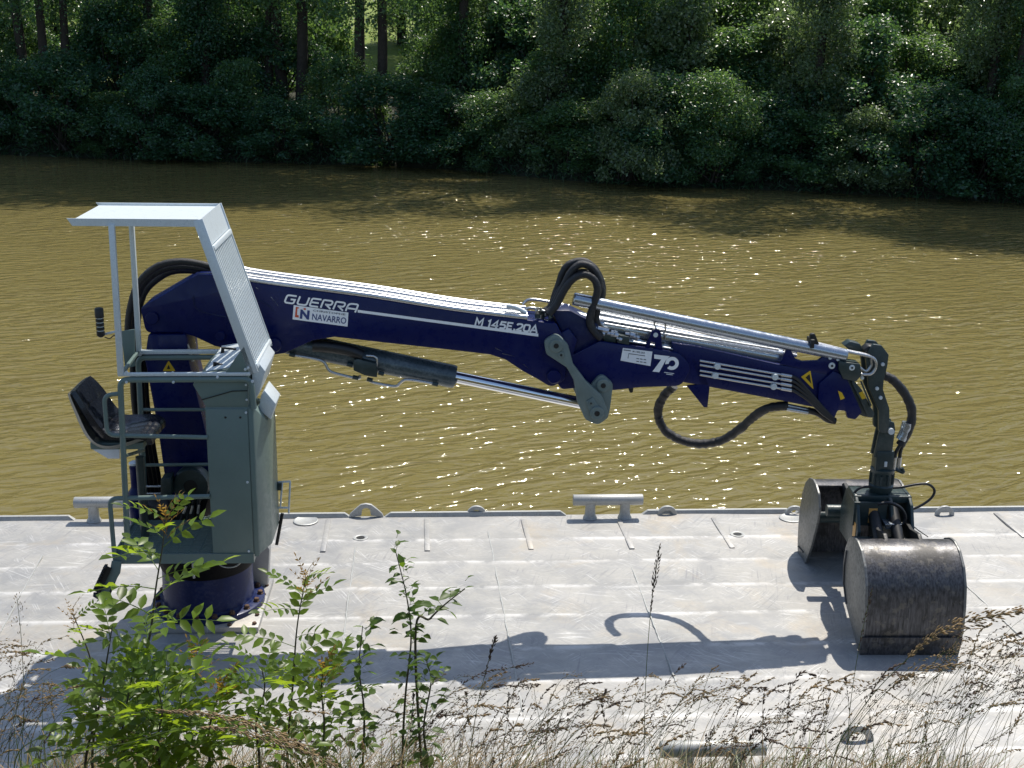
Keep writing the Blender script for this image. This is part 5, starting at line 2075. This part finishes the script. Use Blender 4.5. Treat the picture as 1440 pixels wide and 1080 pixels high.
sapling([(194, 1076), (202, 947), (213, 880), (219, 828), (229, 765), (233, 726)], 4.3, 'tallest green sapling with bronze tip standing before the operator cage', 19, 1.0)
sapling([(120, 1076), (138, 1000), (150, 930), (158, 880)], 4.2, 'leafy green sapling leaning beside the tall one under the boarding step', 9, .95, tip=False)
sapling([(252, 1076), (252, 1020), (256, 970), (275, 925)], 4.4, 'short leafy sapling with drooping leaves below the crane base plate', 12, .85, tip=True)
sapling([(404, 1075), (412, 960), (418, 880), (430, 812)], 4.6, 'slender sapling with bronze tip beside the crane base plate corner', 14, .9)
sapling([(455, 1075), (456, 1020), (452, 970), (455, 940)], 4.6, 'low leafy sapling between the slender sapling and the ragged thorn', 20, .9, tip=True)
sapling([(130, 1075), (135, 1000), (128, 930), (102, 862)], 4.4, 'thin pale sapling with small leaves left of the leafy cluster', 9, .62, tip=True)
sapling([(225, 1078), (222, 1040), (228, 1000), (220, 960)], 4.0, 'bushy low sapling at the foot of the tallest sapling', 30, .95, tip=False)
sapling([(175, 1078), (172, 1030), (180, 980), (190, 930)], 4.1, 'dense leafy sapling between the tallest sapling and the leaning one', 20, .9, tip=False)
sapling([(295, 1078), (292, 1040), (300, 1000), (312, 968)], 4.1, 'low spreading sapling right of the tallest sapling', 16, .85, tip=True)
sapling([(365, 1078), (360, 1020), (372, 970), (368, 940)], 4.2, 'small low sapling filling the gap between two taller saplings', 16, .8, tip=False)
sapling([(566, 1075), (570, 980), (578, 900), (572, 840), (556, 774)], 4.7, 'dark ragged thorn shoot with small toothed leaves on the bank', 46, 1.15, kind='thorn', name='thorn_shoot')
sapling([(584, 900), (605, 870), (628, 848), (654, 828)], 4.7, 'leaning side shoot of dark thorn with sparse leaves', 12, 1.15, kind='thorn', name='thorn_shoot')
sapling([(510, 1075), (512, 1000), (505, 940), (510, 880)], 4.6, 'short dark thorn shoot beside the ragged one', 26, 1.1, kind='thorn', name='thorn_shoot')
sapling([(600, 1075), (596, 1020), (606, 960), (600, 930)], 4.5, 'low bushy thorn shoot at the foot of the ragged one', 34, 1.15, kind='thorn', name='thorn_shoot')

# ---- grasses
def grass_stalk(gs, gh_, foot, top, bend, rd, panicle=.2, nsp=34, rs_=.0012, spread=.05, spl=.011):
    """stalk into gs, seed head into gh_"""
    foot, top = Vector(foot), Vector(top)
    mid = foot.lerp(top, .55) + Vector((-bend.x * .35, -bend.y * .35, .03))
    sp = smoothpath([foot, mid, top, top + bend], 5)
    n = len(sp)
    gs.tube(sp, [rs_ * (1 - .6 * i / (n - 1)) for i in range(n)], 3, False)
    # seed head along the last part
    L = sum((sp[i + 1] - sp[i]).length for i in range(n - 1))
    acc, seglist = 0, []
    for i in range(n - 1, 0, -1):
        seglist.append((sp[i], sp[i - 1]))
        acc += (sp[i] - sp[i - 1]).length
        if acc > panicle:
            break
    for k in range(nsp):
        f = rd.random() * len(seglist)
        a, b = seglist[min(int(f), len(seglist) - 1)]
        p = a.lerp(b, f - int(f))
        ax = (a - b).normalized()
        w = spread * (.25 + .75 * (f / len(seglist)))
        o = Vector((rd.gauss(0, 1), rd.gauss(0, 1), rd.gauss(0, 1)))
        o = (o - ax * o.dot(ax)).normalized()
        c = p + o * w * rd.random() + ax * w * .7
        d = (ax * 1.2 + o * .6 + Vector((0, 0, -.25))).normalized()
        s = d.orthogonal().normalized() * spl * .17
        s2 = d.cross(s)
        l = spl * rd.uniform(.7, 1.4)
        gh_.add([c - d * l * .5, c + s, c + s2, c - s, c - s2, c + d * l * .5], [(0, 1, 2), (0, 3, 4), (5, 2, 1), (5, 4, 3), (0, 2, 3), (5, 3, 2)])
        if w > .02 and rd.random() < .6:
            gs.add([p, p + s * .25, c], [(0, 1, 2)])


def blade(gb, foot, h, lean, rd, w=.004):
    foot = Vector(foot)
    n = 5
    side = Vector((-lean.y, lean.x, 0))
    side = side.normalized() * w if side.length > 1e-5 else Vector((w, 0, 0))
    vs_ = []
    for i in range(n + 1):
        t = i / n
        p = foot + Vector((lean.x * t * t, lean.y * t * t, h * (t - .28 * t * t * (lean.length / max(h, .01)))))
        k = 1 - t ** 2 * .95
        vs_ += [p - side * k, p + side * k]
    gb.add(vs_, [(2 * i, 2 * i + 1, 2 * i + 3, 2 * i + 2) for i in range(n)])


rd = random.Random(17)
gs, gh1, gh2, gb, gd = Geo(), Geo(), Geo(), Geo(), Geo()
# tops of the seed heads follow the outline seen in the photograph
TOPX = [0, 60, 120, 200, 330, 470, 560, 640, 700, 760, 860, 950, 1010, 1070, 1160, 1250, 1330, 1440]
TOPY = [905, 930, 960, 990, 1000, 990, 985, 960, 955, 960, 965, 940, 960, 960, 955, 950, 905, 880]
for k in range(560):
    px = rd.uniform(-60, 1460)
    if 90 < px < 600 and rd.random() < .45:
        continue
    top = np.interp(px, TOPX, TOPY) + abs(rd.gauss(0, 1)) * 75 + rd.uniform(-15, 25)
    D = rd.uniform(4.2, 5.9)
    T = atdist(px, min(1130, top), D)
    lean_ = rd.gauss(.22, .16)
    ft = Vector((T.x - lean_, T.y + rd.uniform(-.15, .15), 0))
    ft.z = nbank(ft.x, ft.y) - .03
    if T.z - ft.z < .2:
        continue
    bd = Vector((max(-.05, lean_) * rd.uniform(.25, .6) + rd.uniform(-.01, .05), rd.uniform(-.05, .05), rd.uniform(-.02, .10)))
    purple = rd.random() < (.5 if px > 600 else .25)
    thin = rd.random() < .55
    grass_stalk(gs, gh2 if purple else gh1, ft, T, bd, rd, rd.uniform(.14, .30), rd.randint(22, 48), rd.uniform(.0010, .0018),
                rd.uniform(.006, .016) if thin else rd.uniform(.02, .055), rd.uniform(.013, .020) if thin else rd.uniform(.009, .015))
for k in range(2600):
    px = rd.uniform(-60, 1500)
    D = rd.uniform(4.0, 6.2)
    x = (px - 720) / F * D
    z0 = nbank(x, D)
    lim = 1015 if px > 600 else 985
    T = atdist(px, lim + abs(rd.gauss(0, 1)) * 55, D)
    h = max(.1, min(T.z - z0, .95)) * rd.uniform(.6, 1.0)
    an = rd.uniform(0, 6.28)
    le = abs(rd.gauss(0, .22)) + .03
    blade(gb, (x, D, z0 - .03), h, Vector((math.cos(an) * le + .06, math.sin(an) * le, 0)), rd, rd.uniform(.0016, .0050))
for k in range(4200):      # dry straw lying low among the green
    px = rd.uniform(-60, 1500)
    D = rd.uniform(3.9, 5.4)
    x = (px - 720) / F * D
    z0 = nbank(x, D)
    T = atdist(px, (1018 if px > 700 else 1000) + abs(rd.gauss(0, 1)) * 40, D)
    h = max(.1, min(T.z - z0, .9)) * rd.uniform(.75, 1.05)
    blade(gd, (x, D, z0 - .03), h, Vector((rd.gauss(.22, .28), rd.gauss(0, .15), 0)), rd, rd.uniform(.0016, .0042))
gr_ = empty('bank_grass')
o = gs.build('grass_stems', MT['blade'], gr_, smooth=0)
o['kind'] = 'stuff'
o = gh1.build('grass_seed_heads', MT['straw'], gr_, smooth=0)
o['kind'] = 'stuff'
o = gh2.build('purple_seed_heads', MT['purple'], gr_, smooth=0)
o['kind'] = 'stuff'
gd.build('dry_grass_blades', MT['straw'], gr_, smooth=0)['kind'] = 'stuff'
o = gb.build('grass_blades', MT['blade'], gr_, smooth=0)
o['kind'] = 'stuff'
tag(gr_, 'thin flowering wild grass growing along the near bank', 'grass', kind='stuff')


# a few large stalks that stand out one by one
def big_stalk(pts, D, label, mat, hp, nsp, spread, spl, rs_=.0018):
    W = [atdist(p[0], p[1], D) for p in pts]
    ft = Vector((W[0].x, W[0].y, nbank(W[0].x, W[0].y) - .02))
    root = empty('grass_stalk', ft, 0, label, 'grass stalk')
    P = [w - ft for w in W]
    if P[0].length > .05:
        P = [Vector((0, 0, 0))] + P
    sp = smoothpath(P, 8)
    g1, g2 = Geo(), Geo()
    n = len(sp)
    g1.tube(sp, [rs_ * (1 - .5 * i / (n - 1)) for i in range(n)], 4, False)
    acc = 0
    segs = []
    for i in range(n - 1, 0, -1):
        segs.append((sp[i], sp[i - 1]))
        acc += (sp[i] - sp[i - 1]).length
        if acc > hp:
            break
    for k in range(nsp):
        f = rd.random() * len(segs)
        a, b = segs[min(int(f), len(segs) - 1)]
        p = a.lerp(b, f - int(f))
        ax = (a - b).normalized()
        o_ = Vector((rd.gauss(0, 1), rd.gauss(0, 1), rd.gauss(0, 1)))
        o_ = (o_ - ax * o_.dot(ax)).normalized()
        w = spread * (.3 + .7 * math.sin(math.pi * min(1, .1 + f / len(segs))))
        c = p + o_ * w * rd.random() + ax * w
        d = (ax * 1.6 + o_ * .5 + Vector((0, 0, -.3))).normalized()
        s = d.orthogonal().normalized() * spl * .15
        s2 = d.cross(s)
        l = spl * rd.uniform(.7, 1.3)
        g2.add([c - d * l * .5, c + s, c + s2, c - s, c - s2, c + d * l * .5], [(0, 1, 2), (0, 2, 3), (0, 3, 4), (0, 4, 1), (5, 2, 1), (5, 3, 2), (5, 4, 3), (5, 1, 4)])
    g1.build('stalk', MT['blade'], root, smooth=0)
    g2.build('seed_head', mat, root, smooth=0)['kind'] = 'stuff'


big_stalk([(1170, 1075), (1210, 1000), (1262, 940), (1330, 885), (1435, 858)], 4.0, 'long drooping straw coloured grass head crossing the bucket shell', MT['straw'], .42, 260, .030, .020, .0022)
big_stalk([(1180, 1075), (1230, 990), (1290, 945), (1352, 935)], 4.0, 'short drooping grass head just below the long straw coloured one', MT['straw'], .26, 110, .018, .018)
big_stalk([(905, 1078), (908, 960), (916, 850), (928, 768)], 4.6, 'single tall dark grass spike standing in front of the deck shadow', MT['purple'], .26, 90, .012, .018)
big_stalk([(660, 1078), (672, 990), (690, 920), (697, 896)], 4.4, 'short dark grass spike rising from the thorn shoots', MT['purple'], .16, 60, .010, .018)
big_stalk([(1190, 1078), (1196, 990), (1210, 900), (1226, 830)], 4.5, 'thin dark grass spike in front of the near bucket shell', MT['purple'], .26, 50, .012, .015)
big_stalk([(20, 1078), (60, 1035), (130, 1012), (230, 1000), (330, 1012), (430, 1050)], 3.8, 'arched pale grass head lying across the foot of the saplings', MT['straw'], .5, 300, .022, .018, .0022)
big_stalk([(120, 1078), (200, 1040), (280, 1022), (380, 1040), (470, 1075)], 3.7, 'low arched straw grass head at the very bottom of the bank', MT['straw'], .45, 240, .022, .018, .0022)
big_stalk([(30, 1078), (34, 990), (30, 900), (24, 842)], 4.5, 'wispy grass stalk with sparse spikelets left of the saplings', MT['straw'], .3, 50, .040, .012)
